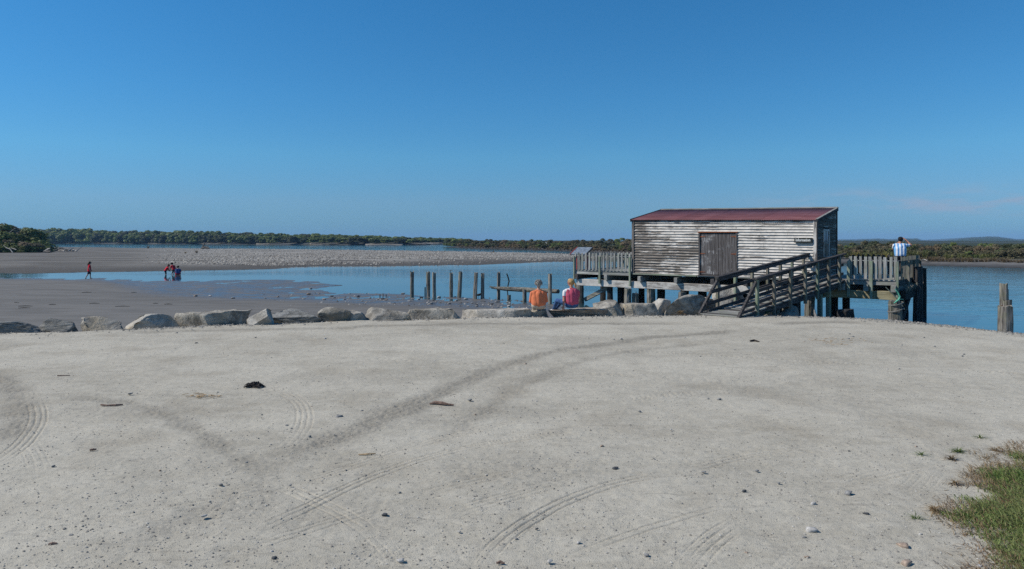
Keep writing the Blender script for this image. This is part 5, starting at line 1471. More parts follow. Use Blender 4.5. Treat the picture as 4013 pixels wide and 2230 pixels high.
# bush on the middle point and on the bank to the right
MID_TOP = [(1735, 938), (1790, 934), (1900, 936), (2050, 936), (2250, 937), (2350, 934), (2440, 931), (2520, 930), (2700, 935)]
for row, (back, share) in enumerate(((7, 0.42), (13, 0.72), (24, 0.98))):
    px = 1742 + row * 12
    while px < 2560:
        ds = prof(px, [(1735, 329), (1765, 300), (1800, 285), (1900, 252), (2000, 244), (2100, 219), (2250, 194), (2480, 158), (2600, 150)])
        d = ds + back + vr.uniform(-2, 3); z0 = -0.1
        h = max(1.2, (az_(prof(px, MID_TOP), d) - z0) * share * vr.uniform(0.82, 1.08)); w = h * vr.uniform(1.0, 1.5) + 0.6
        kind = vr.choices((2, 3, 0, 4), (5, 4, 2, 1 + 3 * (row == 0)))[0]
        if px < 1790: kind = 3 if row else 0
        plant('scrub_bush', 'olive scrub bush on the low point beyond the gravel bar', 'bush', 'scrub on the middle point', NEAR_S[vr.randrange(4)][kind], (ax(px, d), d, z0), w, h, vr.random() * 6.28)
        px += max(7, w / d * F * vr.uniform(0.5, 0.75))
RT_TOP = [(3230, 962), (3300, 961), (3350, 956), (3420, 949), (3480, 951), (3560, 950), (3600, 958), (3640, 960), (3655, 955), (3720, 960), (3745, 957), (3800, 962), (3870, 958), (3940, 957), (4013, 956), (4300, 955)]
R_SHORE = [(3200, 98), (3280, 94), (3580, 85.5), (3800, 81), (4013, 77), (4400, 72), (4900, 66)]
for row, (back, share) in enumerate(((11, 0.62), (16, 0.85), (24, 1.0), (34, 1.14))):
    px = 3215 + row * 14
    while px < 4420:
        d = prof(px, R_SHORE) + back + vr.uniform(-1.5, 2.0); z0 = -0.15
        h = max(0.8, (az_(prof(px, RT_TOP), d) - z0) * share * vr.uniform(0.84, 1.08)); w = h * vr.uniform(0.95, 1.4) + 0.4
        kind = vr.choices((2, 3, 0, 4), (8, 3, 1, 2 if row else 4))[0]
        plant('scrub_bush', 'dark olive scrub bush on the bank across the channel behind the man', 'bush', 'scrub across the channel', NEAR_S[vr.randrange(4)][kind], (ax(px, d), d, z0), w, h, vr.random() * 6.28)
        px += max(14, w / d * F * vr.uniform(0.55, 0.8))
# scraggy emergent treelet
plant('treelet', 'small flat-topped tree standing above the scrub on the right', 'tree', None, NEAR_S[2][0], (ax(3737, 112), 112, 0.9), 1.5, az_(949, 112) - 0.9, 0.4)

def blade_clump(name, seed, n, length, width, spread, droop, m, segs=3):
    rr = random.Random(seed); V = []; Fq = []
    for i in range(n):
        a = rr.random() * 6.283; lean = abs(rr.gauss(0, spread)); L = length * rr.uniform(0.65, 1.1)
        bx, by = rr.gauss(0, 0.08) * length, rr.gauss(0, 0.08) * length
        ca, sa = math.cos(a), math.sin(a); pts = []
        for k in range(segs + 1):
            t = k / segs; ang = lean + droop * t * t * rr.uniform(0.7, 1.2)
            pts.append((t * L * math.sin(min(ang, 1.9)), t * L * math.cos(min(ang, 1.9))))
        b0 = len(V)
        for k, (r, z) in enumerate(pts):
            w = width * (1 - (k / segs) ** 2 * 0.9)
            V += [(bx + ca * r - sa * w, by + sa * r + ca * w, z), (bx + ca * r + sa * w, by + sa * r - ca * w, z)]
        for k in range(segs): Fq.append((b0 + 2*k, b0 + 2*k + 1, b0 + 2*k + 3, b0 + 2*k + 2))
    me = np_mesh(name, np.array(V), np.array(Fq)); me.materials.append(m); return me
FLAX = [blade_clump('flax', 5, 46, 1.0, 0.028, 0.35, 0.5, FLAX_M), blade_clump('flax', 6, 40, 1.0, 0.03, 0.42, 0.6, FLAX_Y), blade_clump('flax', 7, 50, 1.0, 0.026, 0.32, 0.45, FLAX_M)]
RUSH = [blade_clump('rush', 8, 130, 1.0, 0.012, 0.5, 0.7, LEAF_T), blade_clump('rush', 9, 130, 1.0, 0.012, 0.45, 0.9, LEAF_T)]
def clump(name, me, px, d, h, z0, label, cat, group):
    o = bpy.data.objects.new(name, me); COL.objects.link(o); o.location = (ax(px, d), d, z0); o.scale = (h, h, h); o.rotation_euler = (0, 0, vr.random() * 6.28); tag(o, label, cat, group); return o
px = 3290
while px < 4150:
    d = prof(px, R_SHORE) + vr.uniform(7.5, 11.5)
    yel = 3350 < px < 3480
    if vr.random() < (0.95 if px < 3640 else 0.5):
        clump('flax_plant', FLAX[1] if (yel and vr.random() < 0.6) else FLAX[vr.choice((0, 2))], px, d, vr.uniform(0.9, 1.45) * (1.15 if px < 3640 else 0.95), -0.2, 'spiky yellow-green flax plant at the front of the scrub across the channel', 'flax', 'flax across the channel')
    px += vr.uniform(10, 24)
px = 3600
while px < 4200:
    d = prof(px, R_SHORE) + vr.uniform(6.0, 7.6)
    clump('rush_tussock', RUSH[vr.randrange(2)], px, d, vr.uniform(0.55, 1.0), -0.35, 'tan rush tussock along the foot of the scrub across the channel', 'tussock', 'rushes across the channel')
    px += vr.uniform(9, 17)
px = 1800
while px < 2560:
    ds = prof(px, [(1735, 329), (1765, 300), (1800, 285), (1900, 252), (2000, 244), (2100, 219), (2250, 194), (2480, 158), (2600, 150)])
    clump('rush_tussock', RUSH[vr.randrange(2)], px, ds + vr.uniform(3.0, 6.5), vr.uniform(0.9, 1.6), -0.5, 'tan rush tussock along the shore of the middle point', 'tussock', 'rushes on the middle point')
    if vr.random() < 0.45:
        clump('flax_plant', FLAX[vr.choice((0, 0, 1, 2))], px + 4, ds + vr.uniform(6, 11), vr.uniform(1.5, 2.3), -0.3, 'spiky olive flax plant on the low point beyond the gravel bar', 'flax', 'flax on the middle point')
    px += vr.uniform(9, 16)
# grass tufts on the gravel bar
for px, py, h, lab in ((770, 992, 1.1, 'round tan grass tuft on the gravel bar'), (727, 993, 0.7, 'small tan grass tuft beside the round one on the gravel bar'), (580, 974, 1.3, 'brown clump at the far edge of the gravel bar'), (1934, 992, 0.8, 'orange-brown clump among the cobbles of the bar')):
    x, y = gp(px, py, -0.4); o = clump('grass_tuft', RUSH[0], px, y, h, gz(x, y) - 0.05, lab, 'grass tuft', None)
# driftwood
def branch(name, pts, radii, m, label, group=None):
    P = [(ax(px, d), d, z) for px, d, z in pts]
    o = MB().tube(P, radii, 7, jit=0.12).build(name, m); tag(o, label, 'driftwood', group); return o
zb = -0.38
for q in range(15):
    c = vr.gauss(255, 26); dd = vr.uniform(169, 180); hl = vr.uniform(9, 24); up = vr.uniform(-0.05, 0.9) if q % 3 else vr.uniform(0.7, 1.5)
    sg = vr.choice((-1, 1)); r0 = vr.uniform(0.07, 0.22)
    branch('drift_branch', [(c - sg * hl, dd, zb + 0.1 + up), (c, dd - 0.5, zb + 0.15 + up * 0.45), (c + sg * hl * 0.8, dd - 1, zb + 0.1)], [r0 * 0.35, r0 * 0.8, r0], DRIFT if vr.random() < 0.55 else DRIFT_D, 'branch in the driftwood heap between the left thicket and the gravel bar', 'driftwood heap')
branch('drift_log', [(172, 158, zb + .2), (188, 158, 0.3), (197, 157, 0.55)], [0.18, 0.28, 0.12], DRIFT, 'bleached stump leaning at the end of the left thicket')
branch('drift_log', [(178, 157, zb + .2), (190, 156.5, zb + .15), (200, 156, zb + .25)], [0.25, 0.3, 0.2], DRIFT_D, 'dark log below the leaning stump at the left thicket')
branch('dead_branch', [(12, 156, 1.3), (25, 155.5, 0.7), (40, 155, 0.4), (50, 154.5, zb)], [0.06, 0.11, 0.12, 0.12], DRIFT, 'white bare branch at the foot of the left thicket')
branch('dead_branch', [(43, 156, 0.7), (55, 155.5, 0.45), (64, 155, 0.3)], [0.06, 0.09, 0.08], DRIFT, 'short bleached branch right of the white one')
branch('dead_branch', [(36, 164, 4.2), (50, 164, 4.9), (62, 164, 5.4)], [0.08, 0.08, 0.05], DRIFT, 'bare pale limb lying across the top of the left thicket')
branch('drift_log', [(792, 225, -0.1), (806, 224, 0.15), (820, 223, -0.2)], [0.4, 0.45, 0.25], DRIFT_D, 'dark root mass on the gravel bar behind the tan grass tuft')
branch('drift_branch', [(796, 224.5, 0.3), (800, 224, 1.0), (803, 224, 1.6)], [0.25, 0.2, 0.1], DRIFT_D, 'upright snag above the root mass on the gravel bar')
branch('drift_log', [(3612, 90, -0.22), (3622, 90, -0.12), (3634, 89.6, -0.25)], [0.05, 0.08, 0.05], DRIFT, 'white driftwood on the sand below the flax')
# row of low stakes on the far shore
for i in range(14):
    px = 200 + i * 4.3 + vr.uniform(-1, 1); d = 620
    o = MB().beam((0, 0, -0.5), (0, 0, vr.uniform(1.2, 2.2)), 0.5, 0.5).build('wooden_stake', W_BLACK[2]); o.location = (ax(px, d), d, -0.8); tag(o, 'short dark stake in the row at the far water edge', 'stake', 'stakes at the far shore')

# ------------------------------------------------------------------ grass at the lower right
GRASS_M = leaf_mat('verge_grass', (0.080, 0.135, 0.028), (0.22, 0.29, 0.085), (0.24, 0.25, 0.10))
STRAW_M = leaf_mat('dry_grass', (0.24, 0.17, 0.085), (0.42, 0.31, 0.18), (0.28, 0.17, 0.10))
GEDGE = gl([(4700, 1640), (4250, 1690), (4013, 1755), (3950, 1800), (3880, 1840), (3825, 1885), (3800, 1940), (3775, 1990), (3750, 2030), (3780, 2080), (3795, 2120), (3830, 2170), (3890, 2230), (3870, 2330)], 0) + [(3.4, 3.9), (4.0, 2.6), (9, 2.6), (9.5, 8)]
def grass_blades(name, X, Y, L, W, lean_s, m, label, seed, wind=(-0.5, 0.1)):
    rr = np.random.default_rng(seed); n = len(X)
    a = rr.random(n) * 6.283
    lean = np.abs(rr.normal(0, lean_s, n)) + 0.15
    dx = np.sin(lean) * np.cos(a) + wind[0] * 0.5; dy = np.sin(lean) * np.sin(a) + wind[1]
    dz = np.cos(lean)
    z0 = np.zeros(n)
    sx, sy = -np.sin(a), np.cos(a)
    V = []
    for t, wf, bend in ((0, 1.0, 0), (0.5, 0.85, 0.12), (1.0, 0.12, 0.5)):
        px_ = X + dx * L * t * (1 + bend); py_ = Y + dy * L * t * (1 + bend); pz = z0 + dz * L * t * (1 - bend * 0.55) - 0.004
        V += [np.stack([px_ - sx * W * wf, py_ - sy * W * wf, pz], 1), np.stack([px_ + sx * W * wf, py_ + sy * W * wf, pz], 1)]
    V = np.stack(V, 1).reshape(-1, 3)
    b = np.arange(n) * 6
    f = np.concatenate([np.stack([b, b + 1, b + 3, b + 2], 1), np.stack([b + 2, b + 3, b + 5, b + 4], 1)])
    me = np_mesh(name, V, f); me.materials.append(m)
    o = bpy.data.objects.new(name, me); COL.objects.link(o); tag(o, label, 'grass', None, 'stuff'); return o
gr = np.random.default_rng(31)
n = 280000
GX = 2.6 + 4.6 * gr.random(n); GY = 3.0 + 5.8 * gr.random(n)
gd = sdf(GX, GY, GEDGE) + fbm(GX / 0.35, GY / 0.35, 3, 91) * 0.5
patch_ = fbm(GX / 0.5, GY / 0.5, 3, 92)
ok = gr.random(n) < sstep(gd, -0.05, 0.35) * (0.55 + 0.45 * sstep(patch_, -0.25, 0.05))
X_, Y_ = GX[ok], GY[ok]; dd = gd[ok]
Lg = (0.035 + 0.075 * gr.random(len(X_))) * (0.6 + 0.6 * sstep(dd, 0.0, 0.8))
grass_blades('verge_grass', X_, Y_, Lg, 0.0028 + 0.002 * gr.random(len(X_)), 0.55, GRASS_M, 'rough green grass verge in the lower right corner', 1)
ok2 = gr.random(n) < 0.42 * sstep(gd, -0.30, 0.0) * (1 - 0.75 * sstep(gd, 0.25, 0.7)) * sstep(patch_, -0.2, 0.1)
X_, Y_ = GX[ok2], GY[ok2]
grass_blades('dry_grass', X_, Y_, 0.02 + 0.07 * gr.random(len(X_)), 0.002 + 0.002 * gr.random(len(X_)), 1.1, STRAW_M, 'dry straw-coloured fringe of the grass verge', 2)
# stray tufts on the gravel near the verge
for i, (px, py, n_, m, lab) in enumerate(((3755, 1772, 90, GRASS_M, 'flat green tuft on the gravel above the verge'), (3840, 1718, 40, GRASS_M, 'tiny green tuft farthest from the verge'), (3730, 1800, 60, STRAW_M, 'reddish dry tuft left of the verge'), (3900, 1768, 60, STRAW_M, 'reddish dry tuft just above the verge'),
                                        (3660, 2000, 70, STRAW_M, 'dry tuft lying on the gravel left of the verge'), (3740, 1895, 50, STRAW_M, 'brown weedy tuft at the edge of the verge'), (3590, 2035, 25, GRASS_M, 'lone green sprig near the brownish stones'), (3610, 1782, 25, GRASS_M, 'thin green sprig left of the flat tuft'),
                                        (2668, 1228, 60, STRAW_M, 'dry weed growing at the foot of the biggest boulder'), (2995, 1228, 70, GRASS_M, 'green weed growing at the foot of the ramp'))):
    x, y = gp(px, py); s = 0.10 if y < 12 else 0.22
    me = blade_clump('grass_tuft', 40 + i, n_, s, 0.0025 if y < 12 else 0.006, 0.9, 0.6, m, 2)
    o = bpy.data.objects.new('grass_tuft', me); COL.objects.link(o); o.location = (x, y, 0.0); o.scale = (1.6, 1.0, 0.7); tag(o, lab, 'grass tuft')
# ------------------------------------------------------------------ people
SKIN = plain_mat('skin', (0.50, 0.28, 0.20), 0.6, 0.1, 8)
SKIN_T = plain_mat('skin_tanned', (0.42, 0.20, 0.125), 0.6, 0.1, 8)
def cloth(n, c, var=0.06): return plain_mat(n, c, 0.9, var, 14, 0.15, 0.25)
ORANGE = cloth('orange_jersey', (0.64, 0.185, 0.085)); BEIGE = cloth('beige_trousers', (0.46, 0.38, 0.30))
PINK = cloth('pink_top', (0.48, 0.085, 0.135)); LACE = cloth('white_lace', (0.72, 0.70, 0.69)); JEANS = cloth('blue_jeans', (0.055, 0.115, 0.26), 0.25)
RED = cloth('red_shirt', (0.58, 0.022, 0.040)); BLACKC = cloth('black_shorts', (0.022, 0.022, 0.028)); BLUE = cloth('blue_shirt', (0.050, 0.085, 0.20)); CAPM = cloth('black_cap', (0.022, 0.023, 0.026))
GREYH = plain_mat('grey_hair', (0.27, 0.25, 0.225), 0.7, 0.55, 40); BLOND = plain_mat('blond_hair', (0.40, 0.25, 0.10), 0.55, 0.35, 30); BROWNH = plain_mat('brown_hair', (0.055, 0.030, 0.018), 0.6, 0.35, 30)
EYE = plain_mat('eye_dark', (0.03, 0.02, 0.015), 0.3, 0.1); LIP = plain_mat('lips', (0.42, 0.14, 0.12), 0.6, 0.1)
def striped():
    k = NT('sky_blue_and_white_striped_shirt', 0.85, 0.2)
    x = k.n('SeparateXYZ', Vector=k.coord()).outputs[0]
    w = k.math('SINE', k.math('MULTIPLY', x, 2 * math.pi / 0.125))
    c = k.mix(k.rng(w, -0.12, 0.12), (0.76, 0.77, 0.80), (0.16, 0.40, 0.72))
    return k.fin(c, None, k.bump(k.noise(k.coord(), 9.0, 3.0), 0.4, 0.03))
STRIPE = striped()

def capsule(mb, p0, p1, r0, r1, n=14):
    p0, p1 = Vector(p0), Vector(p1); d = p1 - p0
    L = d.length; u = d.normalized() if L > 1e-6 else Vector((0, 0, 1))
    pts, rad = [], []
    for k in range(5):
        a = math.pi / 2 * (k / 4); pts.append(p0 - u * r0 * math.cos(a)); rad.append(max(r0 * math.sin(a), 0.001))
    for k in range(5):
        a = math.pi / 2 * (k / 4); pts.append(p1 + u * r1 * math.sin(a)); rad.append(max(r1 * math.cos(a), 0.001))
    mb.tube(pts, rad, n)
def body_mesh(name, caps, voxel, smooth=6):
    """one continuous skin grown over tapered limbs; each face takes the material of the limb it covers"""
    mb = MB()
    for c in caps: capsule(mb, *c[:4])
    me = mb.mesh(name)
    o = bpy.data.objects.new('tmp_body', me); COL.objects.link(o)
    r = o.modifiers.new('r', 'REMESH'); r.mode = 'VOXEL'; r.voxel_size = voxel; r.use_smooth_shade = True
    s = o.modifiers.new('s', 'SMOOTH'); s.factor = 0.5; s.iterations = smooth
    bpy.context.view_layer.update()
    out = bpy.data.meshes.new_from_object(o.evaluated_get(bpy.context.evaluated_depsgraph_get()))
    bpy.data.objects.remove(o); out.name = name; out.materials.clear()
    mats = []
    for c in caps:
        if c[4] not in mats: mats.append(c[4])
    for m in mats: out.materials.append(m)
    nf = len(out.polygons); C = np.zeros(nf * 3); out.polygons.foreach_get('center', C); C = C.reshape(-1, 3)
    best = np.full(nf, 1e9); mi = np.zeros(nf, int)
    for c in caps:
        a, b = np.array(c[0], float), np.array(c[1], float); d = b - a; L2 = max(float(d @ d), 1e-9)
        t = np.clip((C - a) @ d / L2, 0, 1); q = np.linalg.norm(C - a - t[:, None] * d, axis=1) - (c[2] + (c[3] - c[2]) * t)
        m = q < best; best = np.where(m, q, best); mi = np.where(m, mats.index(c[4]), mi)
    out.polygons.foreach_set('material_index', mi.astype(np.int32)); out.polygons.foreach_set('use_smooth', np.ones(nf, bool)); out.update()
    return out
def fingers(wrist, direction, side, up, m, s=1.0, curl=0.3):
    """palm, four unequal bent fingers and a thumb leaving the side of the palm"""
    w = Vector(wrist); d = Vector(direction).normalized(); sd = Vector(side).normalized(); u = Vector(up).normalized()
    out = [(tuple(w), tuple(w + d * 0.055 * s), 0.022 * s, 0.024 * s, m), (tuple(w + d * 0.03 * s - sd * 0.02 * s), tuple(w + d * 0.075 * s - sd * 0.022 * s), 0.016 * s, 0.013 * s, m), (tuple(w + d * 0.03 * s + sd * 0.02 * s), tuple(w + d * 0.075 * s + sd * 0.022 * s), 0.016 * s, 0.013 * s, m)]
    for k, L in zip((-1.5, -0.5, 0.5, 1.5), (0.062, 0.076, 0.072, 0.055)):
        b = w + d * 0.08 * s + sd * k * 0.021 * s
        mid = b + (d - u * curl * 0.5 + sd * k * 0.10).normalized() * L * 0.5 * s
        tip = mid + (d - u * curl * 1.4 + sd * k * 0.10).normalized() * L * 0.5 * s
        out += [(tuple(b), tuple(mid), 0.0092 * s, 0.0088 * s, m), (tuple(mid), tuple(tip), 0.0088 * s, 0.0075 * s, m)]
    b = w + d * 0.025 * s - sd * 0.026 * s
    k1 = b + (d * 0.6 - sd * 0.9).normalized() * 0.035 * s; k2 = k1 + (d - sd * 0.35).normalized() * 0.032 * s
    out += [(tuple(b), tuple(k1), 0.012 * s, 0.0105 * s, m), (tuple(k1), tuple(k2), 0.0105 * s, 0.0085 * s, m)]
    return out
def head_caps(c, f, m, s=1.0):
    """skull, jaw, nose and ears; c centre, f facing direction"""
    c = Vector(c); f = Vector(f).normalized(); sd = f.cross(Vector((0, 0, 1))).normalized(); up = Vector((0, 0, 1))
    C = lambda a, b, r0, r1: (tuple(a), tuple(b), r0 * s, r1 * s, m)
    out = [C(c - f * 0.020 * s + up * 0.02 * s, c + f * 0.022 * s + up * 0.025 * s, 0.088, 0.080), C(c + f * 0.03 * s - up * 0.01 * s, c + f * 0.045 * s - up * 0.075 * s, 0.062, 0.036),
           C(c + f * 0.095 * s + up * 0.005 * s, c + f * 0.118 * s - up * 0.022 * s, 0.011, 0.014)]
    for k in (-1, 1): out.append(C(c + sd * k * 0.083 * s + up * 0.015 * s, c + sd * k * 0.083 * s - up * 0.022 * s, 0.016, 0.012))
    return out
def face(parent, c, f, s=1.0):
    c = Vector(c); f = Vector(f).normalized(); sd = f.cross(Vector((0, 0, 1))).normalized()
    for k in (-1, 1):
        mb = MB(); capsule(mb, c + f * 0.094 * s + sd * k * 0.033 * s + Vector((0, 0, 0.012 * s)), c + f * 0.096 * s + sd * k * 0.036 * s + Vector((0, 0, 0.012 * s)), 0.011 * s, 0.011 * s, 8); mb.build('eye', EYE, parent, None, True)
    mb = MB(); capsule(mb, c + f * 0.092 * s - sd * 0.02 * s - Vector((0, 0, 0.052 * s)), c + f * 0.092 * s + sd * 0.02 * s - Vector((0, 0, 0.052 * s)), 0.008 * s, 0.008 * s, 8); mb.build('mouth', LIP, parent, None, True)
def hair_cap(parent, c, f, m, s=1.0, tufts=60, length=0.03, seed=1, low=-0.055, back=True, name='hair', grow=1.0):
    """hair over crown, sides and back of the skull, leaving the face free"""
    rr = random.Random(seed); mb = MB(); c = Vector(c); f = Vector(f).normalized(); sd = f.cross(Vector((0, 0, 1))).normalized(); up = Vector((0, 0, 1))
    capsule(mb, c - f * 0.032 * s + up * 0.028 * s, c + f * 0.010 * s + up * 0.045 * s, 0.096 * s * grow, 0.085 * s * grow)
    capsule(mb, c - f * 0.045 * s + up * 0.01 * s, c - f * 0.040 * s + up * low * s, 0.085 * s * grow, 0.058 * s)
    for i in range(tufts):
        t = rr.uniform(-2.2, 2.2); z = rr.uniform(-0.3, 1.0)
        d = (-f * math.cos(t) + sd * math.sin(t)) * math.sqrt(max(0, 1 - z * z)) + up * z
        p = c - f * 0.022 * s + up * 0.025 * s + d * 0.088 * s
        e = (d + Vector((rr.uniform(-.6, .6), rr.uniform(-.6, .6), rr.uniform(-.2, .5)))).normalized()
        mb.tube([p, p + e * length * 0.6 * s, p + e * length * s + up * 0.004], [0.013 * s, 0.010 * s, 0.002], 5)
    return mb.build(name, m, parent, None, True)
def person(label, loc, rz, caps, scale=1.0, voxel=0.011, smooth=5, group=None):
    e = empty('person', loc, rz, label, 'person', group); e.scale = (scale,) * 3
    o = link_mesh('body', body_mesh('body', caps, voxel, smooth), None, e)
    return e
def arm(S, E, Wr, r, m_up, m_lo, m_hand, side=(1, 0, 0), up=(0, 0, 1), sleeve=1.0, hs=1.0, curl=0.3):
    S, E, Wr = Vector(S), Vector(E), Vector(Wr)
    out = []
    if sleeve < 1: 
        M = S.lerp(E, sleeve); out += [(tuple(S), tuple(M), r * 1.22, r * 1.12, m_up), (tuple(M), tuple(E), r * 0.98, r * 0.86, m_lo)]
    else: out += [(tuple(S), tuple(E), r * 1.15, r, m_up)]
    out += [(tuple(E), tuple(Wr), r * 0.92, r * 0.62, m_lo)]
    return out + fingers(Wr, (Wr - E), side, up, m_hand, hs, curl)

# -- woman in orange, seated with her back to us
yo = 22.05; zo = az_(1209, yo)
T = ORANGE
caps = [((-0.10, 0.00, 0.10), (0.10, 0.00, 0.10), 0.125, 0.125, BEIGE), ((-0.085, -0.01, 0.16), (-0.10, 0.02, 0.34), 0.135, 0.125, T), ((0.085, -0.01, 0.16), (0.10, 0.02, 0.34), 0.135, 0.125, T),
        ((-0.09, 0.02, 0.34), (-0.12, 0.03, 0.46), 0.125, 0.095, T), ((0.09, 0.02, 0.34), (0.12, 0.03, 0.46), 0.125, 0.095, T), ((-0.15, 0.03, 0.48), (0.15, 0.03, 0.48), 0.072, 0.072, T), ((-0.06, 0.03, 0.52), (0.06, 0.03, 0.52), 0.062, 0.062, T),
        ((0, 0.03, 0.54), (0, 0.055, 0.64), 0.050, 0.046, SKIN), ((0, -0.035, 0.16), (0, -0.01, 0.42), 0.125, 0.115, T), ((0, -0.02, 0.30), (0, 0.01, 0.46), 0.12, 0.10, T),
        ((-0.10, 0.05, 0.10), (-0.11, 0.44, 0.11), 0.095, 0.07, BEIGE), ((0.10, 0.05, 0.10), (0.11, 0.44, 0.11), 0.095, 0.07, BEIGE), ((-0.11, 0.44, 0.11), (-0.11, 0.52, -0.26), 0.065, 0.045, BEIGE), ((0.11, 0.44, 0.11), (0.11, 0.52, -0.26), 0.065, 0.045, BEIGE),
        ((-0.11, 0.52, -0.29), (-0.11, 0.67, -0.32), 0.045, 0.035, BLACKC), ((0.11, 0.52, -0.29), (0.11, 0.67, -0.32), 0.045, 0.035, BLACKC)]
caps += arm((-0.205, 0.03, 0.465), (-0.245, 0.05, 0.22), (-0.11, 0.27, 0.20), 0.050, T, T, SKIN) + arm((0.205, 0.03, 0.465), (0.245, 0.05, 0.22), (0.11, 0.27, 0.20), 0.050, T, T, SKIN)
hc = (0, 0.065, 0.735); caps += head_caps(hc, (0, 1, -0.05), SKIN)
p = person('grey-haired woman in an orange jersey sitting on the boulders with her back turned', (ax(2111, yo), yo, zo - 0.005), 0.05, caps, 1.07)
hair_cap(p, hc, (0, 1, 0), GREYH, 1.0, 110, 0.042, 2); face(p, hc, (0, 1, 0))

# -- woman in pink, leaning on her left-hand arm, legs drawn to the left
yp = 22.3; zp = az_(1204, yp)
hf = Vector((-0.75, 0.65, -0.05))
caps = [((-0.09, 0.0, 0.11), (0.09, 0.0, 0.11), 0.13, 0.13, JEANS), ((-0.075, -0.01, 0.17), (-0.085, 0.0, 0.36), 0.14, 0.13, PINK), ((0.085, -0.01, 0.17), (0.085, 0.0, 0.36), 0.14, 0.13, PINK),
        ((-0.085, 0.0, 0.36), (-0.11, 0.01, 0.48), 0.13, 0.095, PINK), ((0.08, 0.0, 0.36), (0.10, 0.01, 0.49), 0.13, 0.095, PINK), ((0.0, 0.01, 0.51), (0.14, 0.01, 0.50), 0.072, 0.07, PINK), ((-0.02, 0.01, 0.52), (-0.15, 0.01, 0.50), 0.074, 0.074, LACE), ((-0.03, 0.0, 0.54), (0.05, 0.0, 0.54), 0.06, 0.06, PINK),
        ((0, 0.01, 0.55), (-0.01, 0.03, 0.66), 0.050, 0.046, SKIN_T), ((0, -0.035, 0.17), (0, -0.02, 0.42), 0.13, 0.115, PINK), ((0, -0.03, 0.32), (0, -0.01, 0.47), 0.12, 0.10, PINK),
        ((-0.09, 0.03, 0.11), (-0.42, 0.20, 0.19), 0.10, 0.075, JEANS), ((0.09, 0.04, 0.11), (-0.26, 0.36, 0.16), 0.10, 0.075, JEANS), ((-0.42, 0.20, 0.19), (-0.50, 0.42, -0.10), 0.07, 0.048, JEANS), ((-0.26, 0.36, 0.16), (-0.42, 0.56, -0.10), 0.07, 0.048, JEANS),
        ((-0.50, 0.43, -0.13), (-0.60, 0.50, -0.15), 0.045, 0.035, LACE), ((-0.42, 0.57, -0.13), (-0.52, 0.64, -0.15), 0.045, 0.035, LACE)]
caps += arm((-0.215, 0.0, 0.475), (-0.245, -0.06, 0.25), (-0.27, -0.16, 0.055), 0.046, PINK, SKIN_T, SKIN_T, (1, 0, 0), (0, 0, 1), 0.62, 1.0, 0.1)
caps += [((-0.215, 0.005, 0.48), (-0.232, -0.03, 0.37), 0.060, 0.056, LACE)]
caps += arm((0.205, 0.01, 0.475), (0.22, 0.10, 0.26), (0.02, 0.26, 0.25), 0.046, PINK, SKIN_T, SKIN_T, (0, 0, 1), (0, -1, 0), 0.62)
hc = (-0.02, 0.045, 0.755); caps += head_caps(hc, hf, SKIN_T)
p = person('blond woman in a pink and white top and jeans sitting on the brown slab', (ax(2240, yp), yp, zp - 0.005), 0.06, caps, 1.07)
hair_cap(p, hc, hf, BLOND, 1.0, 20, 0.015, 3, -0.04); face(p, hc, hf)
b = Vector(hc) - hf.normalized() * 0.125 + Vector((0, 0, -0.01))
MB().tube([b + hf * 0.03, b, b + Vector((0.03, -0.03, -0.05)), b + Vector((0.035, -0.03, -0.11)), b + Vector((0.03, -0.02, -0.15))], [0.02, 0.028, 0.034, 0.028, 0.006], 8, jit=0.1).build('ponytail', BLOND, p, None, True)
MB().tube([b + hf * 0.012, b - hf * 0.012], [0.034, 0.034], 10).build('hair_tie', ORANGE, p, None, True)

# -- man on the right-hand deck, camera to his eye
mw = l2w(2.45, 3.1, DECK)
caps = [((-0.08, 0, 0.90), (0.08, 0, 0.90), 0.135, 0.135, BLACKC), ((-0.09, -0.01, 0.98), (-0.105, 0.0, 1.20), 0.135, 0.14, STRIPE), ((0.09, -0.01, 0.98), (0.105, 0.0, 1.20), 0.135, 0.14, STRIPE), ((-0.10, 0.0, 1.2), (-0.13, 0.02, 1.34), 0.135, 0.095, STRIPE), ((0.10, 0.0, 1.2), (0.13, 0.02, 1.34), 0.135, 0.095, STRIPE),
        ((-0.16, 0.02, 1.375), (0.16, 0.02, 1.375), 0.075, 0.075, STRIPE), ((0, 0.03, 1.42), (0.02, 0.075, 1.52), 0.058, 0.055, SKIN_T), ((0, -0.03, 0.98), (0, -0.02, 1.28), 0.13, 0.12, STRIPE),
        ((-0.09, 0, 0.88), (-0.10, 0.02, 0.48), 0.10, 0.07, BLACKC), ((0.09, 0, 0.88), (0.10, 0.02, 0.48), 0.10, 0.07, BLACKC), ((-0.10, 0.02, 0.46), (-0.11, 0, 0.08), 0.062, 0.042, SKIN_T), ((0.10, 0.02, 0.46), (0.11, 0, 0.08), 0.062, 0.042, SKIN_T),
        ((-0.11, -0.03, 0.045), (-0.12, 0.16, 0.035), 0.045, 0.036, BLACKC), ((0.11, -0.03, 0.045), (0.12, 0.16, 0.035), 0.045, 0.036, BLACKC)]
caps += arm((0.22, 0.03, 1.365), (0.43, 0.09, 1.36), (0.25, 0.17, 1.585), 0.055, STRIPE, SKIN_T, SKIN_T, (0, 0.5, 0.6), (1, 0, 0), 0.55, 1.0, 1.1)
caps += arm((-0.22, 0.02, 1.365), (-0.23, 0.20, 1.20), (-0.02, 0.30, 1.44), 0.055, STRIPE, SKIN_T, SKIN_T, (1, 0, 0), (0, -1, 0), 0.55, 1.0, 1.0)
mf = Vector((0.45, 1, -0.12)); hc = (0.035, 0.10, 1.595); caps += head_caps(hc, mf, SKIN_T)
p = person('man in a blue and white striped shirt and black cap on the right-hand deck', mw, -0.30, caps, 0.985)
face(p, hc, mf)
